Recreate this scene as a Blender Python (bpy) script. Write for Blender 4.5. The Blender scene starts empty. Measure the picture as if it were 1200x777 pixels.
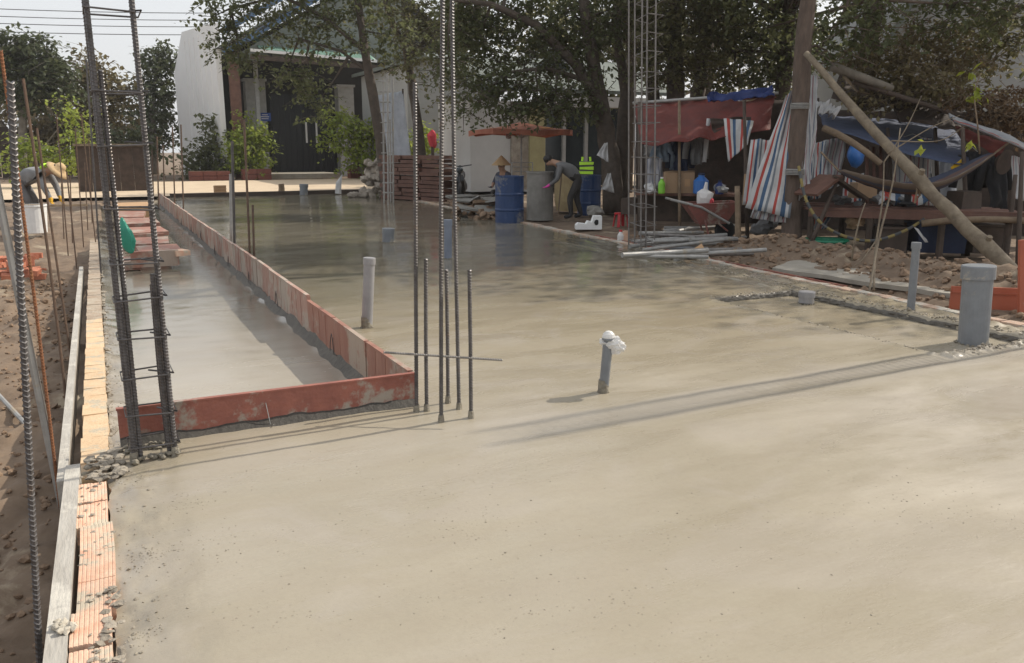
import bpy, bmesh, math, random
from mathutils import Vector, Matrix, noise

random.seed(7)
R = math.radians
scene = bpy.context.scene
C = bpy.data.collections.new('site'); scene.collection.children.link(C)

# ------------------------------------------------------------------ camera
F, CX, CY, H = 980.0, 600.0, 388.5, 1.5
PITCH = math.atan((388.5 - 174) / F)
YAW = math.atan(490 * math.cos(PITCH) / F)
cam = bpy.data.cameras.new('camera'); camo = bpy.data.objects.new('camera', cam); C.objects.link(camo)
cam.sensor_width = 36; cam.lens = 36 * F / 1200; cam.clip_start = 0.05; cam.clip_end = 3000
camo.location = (0, 0, H); camo.rotation_euler = (R(90) - PITCH, 0, -YAW)
scene.camera = camo

# ------------------------------------------------------------------ light
SUN_EL, SUN_AZ = R(43), R(88)            # azimuth clockwise from +Y
world = bpy.data.worlds.new('World'); scene.world = world; world.use_nodes = True
wn = world.node_tree.nodes; wl = world.node_tree.links
sky = wn.new('ShaderNodeTexSky'); sky.sky_type = 'NISHITA'; sky.sun_disc = False
sky.sun_elevation = SUN_EL; sky.sun_rotation = SUN_AZ; sky.air_density = 1.2; sky.dust_density = 5.0; sky.ozone_density = 0.6
bg = wn['Background']; bg.inputs[1].default_value = 0.12
hazemix = wn.new('ShaderNodeMix'); hazemix.data_type = 'RGBA'; hazemix.inputs['Factor'].default_value = 0.70   # even white haze veiling the whole sky
wl.new(sky.outputs[0], hazemix.inputs['A']); hazemix.inputs['B'].default_value = (8.8, 8.95, 9.2, 1); wl.new(hazemix.outputs['Result'], bg.inputs[0])
sl = bpy.data.lights.new('sun', 'SUN'); sl.energy = 4.2; sl.angle = R(0.6); sl.color = (1.0, 0.93, 0.82)
so = bpy.data.objects.new('sun', sl); C.objects.link(so)
so.rotation_euler = (R(90) - SUN_EL, 0, R(180) - SUN_AZ)
so.location = (10, 0, 20)
vs = scene.view_settings; vs.view_transform = 'Standard'; vs.look = 'None'; vs.exposure = -0.02; vs.gamma = 1.0
scene.cycles.use_denoising = True
scene.cycles.max_bounces = 6

# ------------------------------------------------------------------ measuring: a pixel of the 1200-wide photo to a place
_cp, _sp, _cy, _sy = math.cos(PITCH), math.sin(PITCH), math.cos(YAW), math.sin(YAW)
FW = Vector((_sy * _cp, _cy * _cp, -_sp)); RT = Vector((_cy, -_sy, 0)); UP = Vector((_sy * _sp, _cy * _sp, _cp))
EYE = Vector((0, 0, H))
def ray(x, y): return FW + RT * ((x - CX) / F) + UP * ((CY - y) / F)
def G(x, y, z=0.0):
    d = ray(x, y); return EYE + d * ((z - H) / d.z)
def P(x, y, d): return EYE + ray(x, y) * d
def onY(x, y, Y):
    d = ray(x, y); return EYE + d * (Y / d.y)
def upto(b, x, y):
    d = ray(x, y); return EYE + d * (math.hypot(b.x, b.y) / math.hypot(d.x, d.y))
def uv(a, b, t): return a + (b - a) * t
rnd = random.uniform
def nz(x, y, s, seed=0.0): return noise.noise(Vector((x * s + seed, y * s - seed * 0.7, seed)))

# ------------------------------------------------------------------ materials
def mat(name, c1, c2=None, scale=8.0, rough=0.7, bump=0.0, bscale=None, metal=0.0, stretch=None, spec=0.5, dirt=None, dirtamt=0.45, rnd_amt=0.0, coords='Object', detail=6, world=False):
    m = bpy.data.materials.new(name); m.use_nodes = True
    t = m.node_tree; N = t.nodes; L = t.links; b = N['Principled BSDF']
    tc = N.new('ShaderNodeTexCoord'); src = tc.outputs[coords]
    if world: src = N.new('ShaderNodeNewGeometry').outputs['Position']
    raw = src
    if stretch:
        mp = N.new('ShaderNodeMapping'); mp.inputs['Scale'].default_value = stretch; L.new(src, mp.inputs[0]); src = mp.outputs[0]
    c2 = c2 or tuple(v * 0.75 for v in c1)
    n = N.new('ShaderNodeTexNoise'); n.inputs['Scale'].default_value = scale; n.inputs['Detail'].default_value = detail; n.inputs['Roughness'].default_value = 0.65
    L.new(src, n.inputs['Vector'])
    r = N.new('ShaderNodeValToRGB'); r.color_ramp.elements[0].position = 0.35; r.color_ramp.elements[1].position = 0.65
    r.color_ramp.elements[0].color = (*c2, 1); r.color_ramp.elements[1].color = (*c1, 1)
    L.new(n.outputs['Fac'], r.inputs[0]); col = r.outputs[0]
    if dirt:
        n2 = N.new('ShaderNodeTexNoise'); n2.inputs['Scale'].default_value = scale * 0.45; n2.inputs['Detail'].default_value = 8; n2.inputs['Roughness'].default_value = 0.7
        L.new(raw, n2.inputs['Vector'])
        r2 = N.new('ShaderNodeValToRGB'); r2.color_ramp.elements[0].position = 0.98 - dirtamt; r2.color_ramp.elements[1].position = min(1, 1.06 - dirtamt)
        L.new(n2.outputs['Fac'], r2.inputs[0])
        mx = N.new('ShaderNodeMix'); mx.data_type = 'RGBA'; L.new(r2.outputs[0], mx.inputs['Factor']); L.new(col, mx.inputs['A']); mx.inputs['B'].default_value = (*dirt, 1)
        col = mx.outputs['Result']
    if rnd_amt:
        oi = N.new('ShaderNodeObjectInfo'); mr = N.new('ShaderNodeMapRange'); mr.inputs['To Min'].default_value = 1 - rnd_amt; mr.inputs['To Max'].default_value = 1 + rnd_amt
        L.new(oi.outputs['Random'], mr.inputs[0])
        hs = N.new('ShaderNodeHueSaturation'); L.new(mr.outputs[0], hs.inputs['Value']); L.new(col, hs.inputs['Color']); col = hs.outputs[0]
    L.new(col, b.inputs['Base Color'])
    b.inputs['Roughness'].default_value = rough; b.inputs['Metallic'].default_value = metal; b.inputs['Specular IOR Level'].default_value = spec
    if bump:
        bn = N.new('ShaderNodeTexNoise'); bn.inputs['Scale'].default_value = bscale or scale * 3; bn.inputs['Detail'].default_value = 5
        L.new(src, bn.inputs['Vector'])
        bp = N.new('ShaderNodeBump'); bp.inputs['Strength'].default_value = bump; bp.inputs['Distance'].default_value = 0.02
        L.new(bn.outputs['Fac'], bp.inputs['Height']); L.new(bp.outputs[0], b.inputs['Normal'])
    return m

def leafmat(name, c1, c2, trans=0.35):
    m = mat(name, c1, c2, scale=1.6, rough=0.55, spec=0.3)
    t = m.node_tree; N = t.nodes; L = t.links; b = N['Principled BSDF']; o = N['Material Output']
    tr = N.new('ShaderNodeBsdfTranslucent'); mx = N.new('ShaderNodeMixShader'); mx.inputs[0].default_value = trans
    src = b.inputs['Base Color'].links[0].from_socket
    hs = N.new('ShaderNodeHueSaturation'); hs.inputs['Value'].default_value = 1.5; hs.inputs['Hue'].default_value = 0.485
    L.new(src, hs.inputs['Color']); L.new(hs.outputs[0], tr.inputs['Color'])
    L.new(b.outputs[0], mx.inputs[1]); L.new(tr.outputs[0], mx.inputs[2]); L.new(mx.outputs[0], o.inputs[0])
    return m

def stripemat(name, cols, n, axis=0, rough=0.75, trans=0.25):
    m = bpy.data.materials.new(name); m.use_nodes = True
    t = m.node_tree; N = t.nodes; L = t.links; b = N['Principled BSDF']; o = N['Material Output']
    tc = N.new('ShaderNodeTexCoord'); sp = N.new('ShaderNodeSeparateXYZ'); L.new(tc.outputs['UV'], sp.inputs[0])
    mu = N.new('ShaderNodeMath'); mu.operation = 'MULTIPLY'; mu.inputs[1].default_value = n; L.new(sp.outputs[axis], mu.inputs[0])
    fr = N.new('ShaderNodeMath'); fr.operation = 'FRACT'; L.new(mu.outputs[0], fr.inputs[0])
    r = N.new('ShaderNodeValToRGB'); r.color_ramp.interpolation = 'CONSTANT'
    e = r.color_ramp.elements
    while len(e) < len(cols): e.new(0.5)
    for k, (p, c) in enumerate(cols): e[k].position = p
    for k, (p, c) in enumerate(cols): e[k].color = (*c, 1)
    L.new(fr.outputs[0], r.inputs[0])
    nn = N.new('ShaderNodeTexNoise'); nn.inputs['Scale'].default_value = 6; L.new(tc.outputs['Object'], nn.inputs[0])
    mr = N.new('ShaderNodeMapRange'); mr.inputs['To Min'].default_value = 0.7; mr.inputs['To Max'].default_value = 1.15; L.new(nn.outputs['Fac'], mr.inputs[0])
    hs = N.new('ShaderNodeHueSaturation'); L.new(mr.outputs[0], hs.inputs['Value']); L.new(r.outputs[0], hs.inputs['Color'])
    L.new(hs.outputs[0], b.inputs['Base Color']); b.inputs['Roughness'].default_value = rough
    tr = N.new('ShaderNodeBsdfTranslucent'); mx = N.new('ShaderNodeMixShader'); mx.inputs[0].default_value = trans
    L.new(hs.outputs[0], tr.inputs['Color']); L.new(b.outputs[0], mx.inputs[1]); L.new(tr.outputs[0], mx.inputs[2]); L.new(mx.outputs[0], o.inputs[0])
    return m

def clothmat(name, c1, c2=None, trans=0.25, rough=0.85, scale=5):
    m = mat(name, c1, c2, scale=scale, rough=rough, bump=0.3, bscale=30)
    t = m.node_tree; N = t.nodes; L = t.links; b = N['Principled BSDF']; o = N['Material Output']
    tr = N.new('ShaderNodeBsdfTranslucent'); mx = N.new('ShaderNodeMixShader'); mx.inputs[0].default_value = trans
    L.new(b.inputs['Base Color'].links[0].from_socket, tr.inputs['Color'])
    L.new(b.outputs[0], mx.inputs[1]); L.new(tr.outputs[0], mx.inputs[2]); L.new(mx.outputs[0], o.inputs[0])
    return m

def concrete_mat():
    m = bpy.data.materials.new('wet_concrete'); m.use_nodes = True
    t = m.node_tree; N = t.nodes; L = t.links; b = N['Principled BSDF']
    geo = N.new('ShaderNodeNewGeometry'); pos = geo.outputs['Position']
    def nzn(scale, detail=6, rough=0.6, stretch=None, dist=0.0):
        n = N.new('ShaderNodeTexNoise'); n.inputs['Scale'].default_value = scale; n.inputs['Detail'].default_value = detail; n.inputs['Roughness'].default_value = rough; n.inputs['Distortion'].default_value = dist
        s = pos
        if stretch:
            mp = N.new('ShaderNodeMapping'); mp.inputs['Scale'].default_value = stretch; mp.inputs['Rotation'].default_value = (0, 0, R(12)); L.new(pos, mp.inputs[0]); s = mp.outputs[0]
        L.new(s, n.inputs['Vector']); return n.outputs['Fac']
    def ramp(v, a, bb):
        r = N.new('ShaderNodeMapRange'); r.interpolation_type = 'SMOOTHSTEP'; r.inputs['From Min'].default_value = a; r.inputs['From Max'].default_value = bb; L.new(v, r.inputs[0]); return r.outputs[0]
    def mix(f, a, c):
        x = N.new('ShaderNodeMix'); x.data_type = 'RGBA'; L.new(f, x.inputs['Factor'])
        for s, v in (('A', a), ('B', c)):
            if isinstance(v, tuple): x.inputs[s].default_value = (*v, 1)
            else: L.new(v, x.inputs[s])
        return x.outputs['Result']
    def math_(op, a, c):
        x = N.new('ShaderNodeMath'); x.operation = op; x.use_clamp = True
        for k, v in enumerate((a, c)):
            if isinstance(v, (int, float)): x.inputs[k].default_value = v
            else: L.new(v, x.inputs[k])
        return x.outputs[0]
    sp = N.new('ShaderNodeSeparateXYZ'); L.new(pos, sp.inputs[0])
    big = ramp(nzn(0.55, 4, 0.55, (1, 1.6, 1)), 0.35, 0.65)
    col = mix(big, (0.31, 0.272, 0.202), (0.35, 0.31, 0.238))
    fine = ramp(nzn(5.0, 8, 0.7, (0.5, 1.3, 1)), 0.35, 0.7)
    col = mix(math_('MULTIPLY', fine, 0.45), col, (0.30, 0.255, 0.19))
    grain = ramp(nzn(38, 6, 0.75), 0.42, 0.72)
    col = mix(math_('MULTIPLY', grain, 0.22), col, (0.24, 0.205, 0.155))
    # pale laitance drying out in broad patches, towards the right
    pale = math_('MULTIPLY', ramp(nzn(0.9, 7, 0.62, (0.7, 1.4, 1), 0.6), 0.47, 0.66), ramp(sp.outputs[0], 1.0, 4.2))
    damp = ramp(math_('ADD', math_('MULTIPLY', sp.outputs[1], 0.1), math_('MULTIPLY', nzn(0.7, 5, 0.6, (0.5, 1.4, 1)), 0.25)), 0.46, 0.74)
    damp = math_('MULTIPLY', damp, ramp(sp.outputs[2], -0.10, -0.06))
    col = mix(math_('MULTIPLY', pale, 0.33), col, (0.49, 0.44, 0.37))
    rim = math_('MULTIPLY', math_('MULTIPLY', ramp(sp.outputs[0], 3.0, 4.3), math_('SUBTRACT', 1.0, ramp(sp.outputs[1], 3.2, 3.9))), ramp(nzn(1.6, 8, 0.7, (0.8, 1.2, 1), 0.8), 0.36, 0.56))
    col = mix(math_('MULTIPLY', rim, 0.42), col, (0.50, 0.455, 0.40))
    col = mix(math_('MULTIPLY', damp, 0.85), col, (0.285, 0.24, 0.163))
    low = math_('SUBTRACT', 1.0, ramp(sp.outputs[2], -0.10, -0.06))
    col = mix(math_('MULTIPLY', low, 0.6), col, (0.385, 0.345, 0.285))
    # spilt grey mortar smeared along the brick edge
    edge = math_('MULTIPLY', math_('SUBTRACT', 1.0, ramp(sp.outputs[0], -0.02, 0.30)), ramp(nzn(4.5, 8, 0.75, (1.6, 0.8, 1)), 0.40, 0.58))
    col = mix(math_('MULTIPLY', edge, 0.75), col, (0.235, 0.205, 0.16))
    # greyer tone of the column's shadow band painted along the row, and grey trowelled patches
    band = math_('MULTIPLY', ramp(sp.outputs[1], 3.62, 3.8), math_('SUBTRACT', 1.0, ramp(sp.outputs[1], 4.0, 4.2)))
    band = math_('MULTIPLY', math_('MULTIPLY', band, ramp(sp.outputs[0], 0.3, 2.2)), ramp(nzn(2.5, 6, 0.7, (0.35, 2, 1)), 0.25, 0.55))
    col = mix(math_('MULTIPLY', band, 0.6), col, (0.37, 0.335, 0.285))
    grey = ramp(nzn(1.1, 7, 0.65, (0.8, 1.2, 1), 1.2), 0.48, 0.62)
    col = mix(math_('MULTIPLY', grey, 0.5), col, (0.345, 0.305, 0.25))
    # grit and small pits
    vo = N.new('ShaderNodeTexVoronoi'); vo.inputs['Scale'].default_value = 42; L.new(pos, vo.inputs['Vector'])
    gate = ramp(nzn(2.2, 6, 0.75), 0.50, 0.66)
    spots = math_('MULTIPLY', math_('SUBTRACT', 1.0, ramp(vo.outputs['Distance'], 0.12, 0.24)), gate)
    col = mix(math_('MULTIPLY', spots, 0.55), col, (0.17, 0.14, 0.105))
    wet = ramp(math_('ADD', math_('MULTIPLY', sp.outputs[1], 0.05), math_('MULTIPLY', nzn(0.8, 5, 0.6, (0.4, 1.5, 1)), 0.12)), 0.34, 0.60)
    col = mix(math_('MULTIPLY', wet, 0.85), col, (0.15, 0.135, 0.10))   # wet film, with tree shade and dark reflections painted into the back bay
    L.new(col, b.inputs['Base Color'])
    rn = ramp(nzn(1.3, 6, 0.65, (0.5, 1.8, 1), 0.4), 0.32, 0.68)
    rgh = math_('ADD', math_('MULTIPLY', damp, 0.4), math_('MULTIPLY', low, 0.5))
    mr = N.new('ShaderNodeMix'); mr.data_type = 'FLOAT'; L.new(math_('ADD', wet, rgh), mr.inputs['Factor'])
    lo = N.new('ShaderNodeMapRange'); lo.inputs['To Min'].default_value = 0.20; lo.inputs['To Max'].default_value = 0.48; L.new(rn, lo.inputs[0])
    hi = N.new('ShaderNodeMapRange'); hi.inputs['To Min'].default_value = 0.07; hi.inputs['To Max'].default_value = 0.2; L.new(rn, hi.inputs[0])
    L.new(lo.outputs[0], mr.inputs['A']); L.new(hi.outputs[0], mr.inputs['B'])
    L.new(mr.outputs['Result'], b.inputs['Roughness'])
    b.inputs['IOR'].default_value = 1.5
    h1 = nzn(9, 8, 0.7, (0.6, 1.4, 1)); h2 = nzn(60, 4, 0.6)
    h3 = nzn(3.2, 5, 0.6, (0.35, 2.6, 1), 1.4)
    hs = math_('ADD', math_('ADD', math_('MULTIPLY', h1, 0.3), math_('MULTIPLY', h2, 0.22)), math_('MULTIPLY', h3, 0.28))
    hs = math_('SUBTRACT', hs, math_('MULTIPLY', spots, 0.25))
    bp = N.new('ShaderNodeBump'); bp.inputs['Distance'].default_value = 0.012
    st = N.new('ShaderNodeMapRange'); st.inputs['To Min'].default_value = 0.42; st.inputs['To Max'].default_value = 0.03; L.new(wet, st.inputs[0]); L.new(st.outputs[0], bp.inputs['Strength'])
    L.new(hs, bp.inputs['Height']); L.new(bp.outputs[0], b.inputs['Normal'])
    return m

def brick_mat():
    m = mat('brick_clay', (0.66, 0.47, 0.345), (0.62, 0.36, 0.245), scale=14, rough=0.88, bump=0.3, bscale=60, dirt=(0.50, 0.43, 0.33), dirtamt=0.47, rnd_amt=0.13, world=True)
    return m

MT = {}
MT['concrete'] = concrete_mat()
MT['mortar'] = mat('wet_mortar', (0.30, 0.27, 0.21), (0.17, 0.15, 0.12), scale=14, rough=0.75, bump=0.9, bscale=40)
MT['mortar_pale'] = mat('pale_mortar', (0.56, 0.51, 0.42), (0.4, 0.36, 0.29), scale=12, rough=0.85, bump=0.9, bscale=35)
MT['mortar_grey'] = mat('grey_mortar', (0.36, 0.32, 0.25), (0.22, 0.19, 0.15), scale=14, rough=0.85, bump=0.9, bscale=40)
MT['mortar_mid'] = mat('drying_mortar', (0.37, 0.325, 0.26), (0.22, 0.19, 0.15), scale=12, rough=0.85, bump=0.9, bscale=40)
MT['brick_new'] = mat('fresh_brick', (0.50, 0.20, 0.12), (0.42, 0.155, 0.09), scale=14, rough=0.88, bump=0.3, bscale=60, rnd_amt=0.15)
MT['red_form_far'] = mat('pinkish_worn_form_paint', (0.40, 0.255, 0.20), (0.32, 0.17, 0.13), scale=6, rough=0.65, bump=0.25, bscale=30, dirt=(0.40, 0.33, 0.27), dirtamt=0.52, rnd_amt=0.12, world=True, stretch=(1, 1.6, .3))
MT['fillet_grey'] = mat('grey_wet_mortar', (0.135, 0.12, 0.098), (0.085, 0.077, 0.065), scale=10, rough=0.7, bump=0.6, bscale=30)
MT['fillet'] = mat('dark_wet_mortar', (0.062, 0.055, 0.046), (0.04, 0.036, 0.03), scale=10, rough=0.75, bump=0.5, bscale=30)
MT['bark_brown'] = mat('brown_bark', (0.135, 0.098, 0.075), (0.085, 0.062, 0.048), scale=5, rough=0.9, bump=0.8, bscale=16, stretch=(3, 3, .7))
MT['soil'] = mat('soil', (0.215, 0.155, 0.105), (0.13, 0.09, 0.06), scale=2.2, rough=0.95, bump=1.0, bscale=9, dirt=(0.33, 0.27, 0.19), dirtamt=0.42, detail=10)
MT['clod'] = mat('clod_soil', (0.27, 0.185, 0.12), (0.17, 0.112, 0.072), scale=9, rough=0.95, bump=0.8, bscale=30)
MT['sand'] = mat('sandy_road', (0.60, 0.48, 0.34), (0.5, 0.39, 0.27), scale=1.0, rough=0.9, bump=0.3, bscale=8, detail=9)
MT['apron'] = mat('cement_apron', (0.36, 0.33, 0.28), (0.27, 0.245, 0.2), scale=3, rough=0.85, bump=0.4, bscale=20)
MT['brick'] = brick_mat()
MT['brick_sand'] = mat('brick_sandy', (0.64, 0.48, 0.31), (0.58, 0.40, 0.24), scale=14, rough=0.85, bump=0.3, bscale=60, dirt=(0.46, 0.40, 0.30), dirtamt=0.46, rnd_amt=0.05, world=True)
MT['brick_grey'] = mat('brick_mortared', (0.42, 0.36, 0.28), (0.33, 0.24, 0.17), scale=9, rough=0.9, bump=0.6, bscale=40, rnd_amt=0.06, world=True)
MT['brick_pink'] = mat('brick_pink', (0.52, 0.36, 0.27), (0.4, 0.30, 0.22), scale=8, rough=0.9, bump=0.5, bscale=40, rnd_amt=0.12, dirt=(0.45, 0.42, 0.36), dirtamt=0.5, world=True)
MT['red_form'] = mat('red_form_paint', (0.32, 0.115, 0.08), (0.235, 0.082, 0.06), scale=9, rough=0.55, bump=0.3, bscale=40, dirt=(0.33, 0.28, 0.23), dirtamt=0.45, rnd_amt=0.05, world=True, detail=9)
MT['red_form_worn'] = mat('worn_form_paint', (0.34, 0.17, 0.12), (0.27, 0.115, 0.08), scale=5, rough=0.6, bump=0.25, bscale=30, dirt=(0.36, 0.28, 0.22), dirtamt=0.50, rnd_amt=0.10, world=True, stretch=(1, 1.4, .35))
MT['orange_form'] = mat('orange_form_paint', (0.42, 0.115, 0.06), (0.36, 0.095, 0.052), scale=4, rough=0.45, bump=0.1, dirt=(0.4, 0.3, 0.22), dirtamt=0.35)
MT['rebar'] = mat('rebar_steel', (0.125, 0.118, 0.118), (0.072, 0.066, 0.064), scale=24, rough=0.42, metal=0.5, dirt=(0.13, 0.10, 0.08), dirtamt=0.4)
MT['rebar_rust'] = mat('rusty_rebar', (0.30, 0.125, 0.05), (0.17, 0.075, 0.04), scale=24, rough=0.7, metal=0.25)
MT['rebar_brown'] = mat('brown_rebar', (0.17, 0.11, 0.075), (0.10, 0.07, 0.052), scale=20, rough=0.65, metal=0.3)
MT['rebar_pale'] = mat('galvanised_mesh', (0.25, 0.235, 0.22), (0.17, 0.155, 0.145), scale=12, rough=0.5, metal=0.5)
MT['pipe'] = mat('grey_pvc', (0.20, 0.215, 0.23), (0.165, 0.175, 0.19), scale=9, rough=0.42, dirt=(0.33, 0.3, 0.25), dirtamt=0.42)
MT['pipe_light'] = mat('pale_pvc', (0.30, 0.295, 0.30), (0.235, 0.23, 0.235), scale=6, rough=0.42, dirt=(0.36, 0.32, 0.27), dirtamt=0.4)
MT['pipe_blue'] = mat('blue_grey_pvc', (0.19, 0.22, 0.28), (0.15, 0.175, 0.22), scale=6, rough=0.45)
MT['steel'] = mat('galvanised_steel', (0.36, 0.355, 0.34), (0.27, 0.265, 0.25), scale=12, rough=0.5, metal=0.35, dirt=(0.35, 0.30, 0.23), dirtamt=0.4)
MT['plank'] = mat('grey_plank', (0.44, 0.415, 0.37), (0.35, 0.325, 0.285), scale=9, rough=0.75, bump=0.3, bscale=30, dirt=(0.52, 0.49, 0.43), dirtamt=0.44, stretch=(3, 0.5, 3))
MT['wood'] = mat('bark_pole', (0.25, 0.185, 0.12), (0.16, 0.115, 0.075), scale=6, rough=0.85, bump=0.6, bscale=12)
MT['wood_pale'] = mat('pale_log', (0.235, 0.19, 0.13), (0.13, 0.10, 0.068), scale=7, rough=0.8, bump=0.4, bscale=14)
MT['wood_red'] = mat('red_brown_board', (0.17, 0.085, 0.06), (0.11, 0.055, 0.04), scale=5, rough=0.7, bump=0.3)
MT['wood_dark'] = mat('dark_board', (0.085, 0.06, 0.045), (0.055, 0.04, 0.03), scale=5, rough=0.8, bump=0.3)
MT['bark'] = mat('dark_bark', (0.115, 0.09, 0.07), (0.07, 0.055, 0.043), scale=5, rough=0.9, bump=0.8, bscale=14)
MT['bark_grey'] = mat('grey_bark', (0.21, 0.185, 0.15), (0.13, 0.115, 0.09), scale=5, rough=0.9, bump=0.6, bscale=14)
MT['leaf'] = leafmat('dark_leaves', (0.12, 0.135, 0.06), (0.085, 0.10, 0.046), 0.46)
MT['leaf2'] = leafmat('olive_leaves', (0.165, 0.16, 0.075), (0.115, 0.118, 0.055), 0.46)
MT['leaf_far'] = leafmat('far_leaves', (0.09, 0.105, 0.05), (0.055, 0.07, 0.035), 0.25)
MT['leaf_bright'] = leafmat('bright_leaves', (0.29, 0.35, 0.07), (0.17, 0.23, 0.045), 0.4)
MT['leaf_yellow'] = leafmat('yellow_green_leaves', (0.34, 0.38, 0.05), (0.24, 0.29, 0.04), 0.4)
MT['leaf_dry'] = leafmat('dry_leaves', (0.19, 0.125, 0.065), (0.11, 0.075, 0.042), 0.25)
MT['leaf_brown'] = leafmat('brown_green_leaves', (0.19, 0.165, 0.075), (0.12, 0.095, 0.05), 0.3)
MT['white_wall'] = mat('white_cladding', (0.80, 0.80, 0.79), (0.75, 0.75, 0.74), scale=0.6, rough=0.6, bump=0.0)
MT['white_plaster'] = mat('white_plaster', (0.62, 0.61, 0.59), (0.53, 0.52, 0.5), scale=0.8, rough=0.8)
MT['grey_wall'] = mat('grey_render', (0.36, 0.365, 0.355), (0.3, 0.305, 0.295), scale=0.5, rough=0.85)
MT['dark_metal'] = mat('dark_gate_metal', (0.014, 0.017, 0.022), (0.010, 0.012, 0.016), scale=2, rough=0.45)
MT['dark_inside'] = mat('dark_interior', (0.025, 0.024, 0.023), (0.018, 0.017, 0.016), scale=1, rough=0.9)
MT['glass'] = mat('dark_glass', (0.03, 0.04, 0.045), (0.022, 0.028, 0.032), scale=1, rough=0.12)
MT['green_sheet'] = mat('green_roof_sheet', (0.15, 0.27, 0.21), (0.12, 0.21, 0.165), scale=1.5, rough=0.5)
MT['roof_sheet'] = mat('grey_roof_sheet', (0.17, 0.19, 0.17), (0.12, 0.14, 0.125), scale=1.5, rough=0.6)
MT['blue_trim'] = mat('blue_trim', (0.08, 0.15, 0.26), (0.06, 0.11, 0.2), scale=3, rough=0.5)
MT['pillar'] = mat('grey_stone_pillar', (0.43, 0.43, 0.42), (0.33, 0.33, 0.32), scale=5, rough=0.8, bump=0.2)
MT['sign_blue'] = mat('sign_blue', (0.03, 0.09, 0.36), (0.025, 0.075, 0.3), scale=3, rough=0.4)
MT['white'] = mat('white_paint', (0.78, 0.77, 0.75), (0.7, 0.69, 0.67), scale=4, rough=0.5)
MT['foam'] = mat('white_foam', (0.82, 0.82, 0.8), (0.75, 0.75, 0.73), scale=9, rough=0.8, bump=0.2)
MT['barrel'] = mat('blue_plastic', (0.017, 0.048, 0.14), (0.013, 0.038, 0.11), scale=5, rough=0.45, dirt=(0.16, 0.165, 0.17), dirtamt=0.43)
MT['tank'] = mat('cement_tank', (0.25, 0.24, 0.215), (0.19, 0.18, 0.16), scale=4, rough=0.85, bump=0.4)
MT['planter'] = mat('red_planter', (0.24, 0.085, 0.06), (0.18, 0.065, 0.05), scale=4, rough=0.8)
MT['stone'] = mat('pale_stone', (0.40, 0.35, 0.29), (0.26, 0.225, 0.185), scale=5, rough=0.9, bump=0.8)
MT['cardboard'] = mat('cardboard', (0.36, 0.24, 0.145), (0.31, 0.205, 0.12), scale=4, rough=0.85)
MT['tan_board'] = mat('tan_board', (0.46, 0.29, 0.155), (0.4, 0.245, 0.13), scale=5, rough=0.8)
MT['barrow'] = mat('barrow_red', (0.22, 0.065, 0.05), (0.15, 0.06, 0.045), scale=9, rough=0.6, dirt=(0.25, 0.2, 0.16), dirtamt=0.45)
MT['rubber'] = mat('black_rubber', (0.022, 0.022, 0.024), (0.016, 0.016, 0.017), scale=8, rough=0.7)
MT['skin'] = mat('skin', (0.40, 0.24, 0.16), (0.35, 0.20, 0.13), scale=6, rough=0.6)
MT['hair'] = mat('black_hair', (0.012, 0.01, 0.009), (0.01, 0.008, 0.007), scale=20, rough=0.5)
MT['shirt_grey'] = clothmat('grey_shirt', (0.27, 0.275, 0.28), (0.2, 0.205, 0.21), 0.0)
MT['shirt_dark'] = clothmat('dark_grey_shirt', (0.155, 0.155, 0.155), (0.11, 0.11, 0.11), 0.0)
MT['shirt_brown'] = clothmat('brown_shirt', (0.2, 0.16, 0.11), (0.15, 0.12, 0.085), 0.0)
MT['shirt_blue'] = clothmat('dull_blue_shirt', (0.10, 0.105, 0.13), (0.07, 0.075, 0.1), 0.0)
MT['trousers'] = clothmat('dark_trousers', (0.045, 0.042, 0.04), (0.03, 0.028, 0.027), 0.0)
MT['trousers_grey'] = clothmat('grey_trousers', (0.16, 0.155, 0.155), (0.11, 0.105, 0.105), 0.0)
MT['straw'] = mat('straw', (0.56, 0.40, 0.22), (0.46, 0.32, 0.17), scale=30, rough=0.85, bump=0.3)
MT['glove_yellow'] = mat('yellow_glove', (0.75, 0.42, 0.02), (0.65, 0.36, 0.02), scale=8, rough=0.6)
MT['glove_pink'] = mat('pink_glove', (0.72, 0.06, 0.38), (0.6, 0.05, 0.32), scale=8, rough=0.6)
MT['neon'] = mat('neon_green', (0.50, 0.85, 0.05), (0.44, 0.75, 0.05), scale=8, rough=0.7)
MT['white_cloth'] = clothmat('white_cloth', (0.70, 0.69, 0.68), (0.6, 0.6, 0.6))
MT['grey_cloth'] = clothmat('blue_grey_sheet', (0.66, 0.69, 0.74), (0.55, 0.58, 0.63), 0.3)
MT['pale_blue_cloth'] = clothmat('pale_blue_cloth', (0.30, 0.37, 0.45), (0.22, 0.28, 0.35))
MT['navy_cloth'] = clothmat('navy_cloth', (0.035, 0.05, 0.10), (0.025, 0.035, 0.075))
MT['black_cloth'] = clothmat('black_cloth', (0.02, 0.021, 0.024), (0.015, 0.015, 0.017), 0.05)
MT['blue_tarp'] = clothmat('blue_tarp', (0.065, 0.085, 0.15), (0.045, 0.058, 0.10), 0.12, 0.8)
MT['deep_blue_tarp'] = clothmat('deep_blue_tarp', (0.03, 0.055, 0.21), (0.022, 0.04, 0.15), 0.15, 0.55)
MT['red_tarp'] = clothmat('red_tarp', (0.19, 0.036, 0.026), (0.12, 0.027, 0.021), 0.15, 0.7, 3)
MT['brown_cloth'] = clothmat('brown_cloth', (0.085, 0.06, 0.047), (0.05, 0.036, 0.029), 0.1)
MT['parasol'] = clothmat('faded_orange_canvas', (0.62, 0.29, 0.20), (0.54, 0.21, 0.14), 0.4)
MT['orange_print'] = mat('orange_print', (0.75, 0.30, 0.08), (0.66, 0.25, 0.07), scale=8, rough=0.8)
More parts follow.
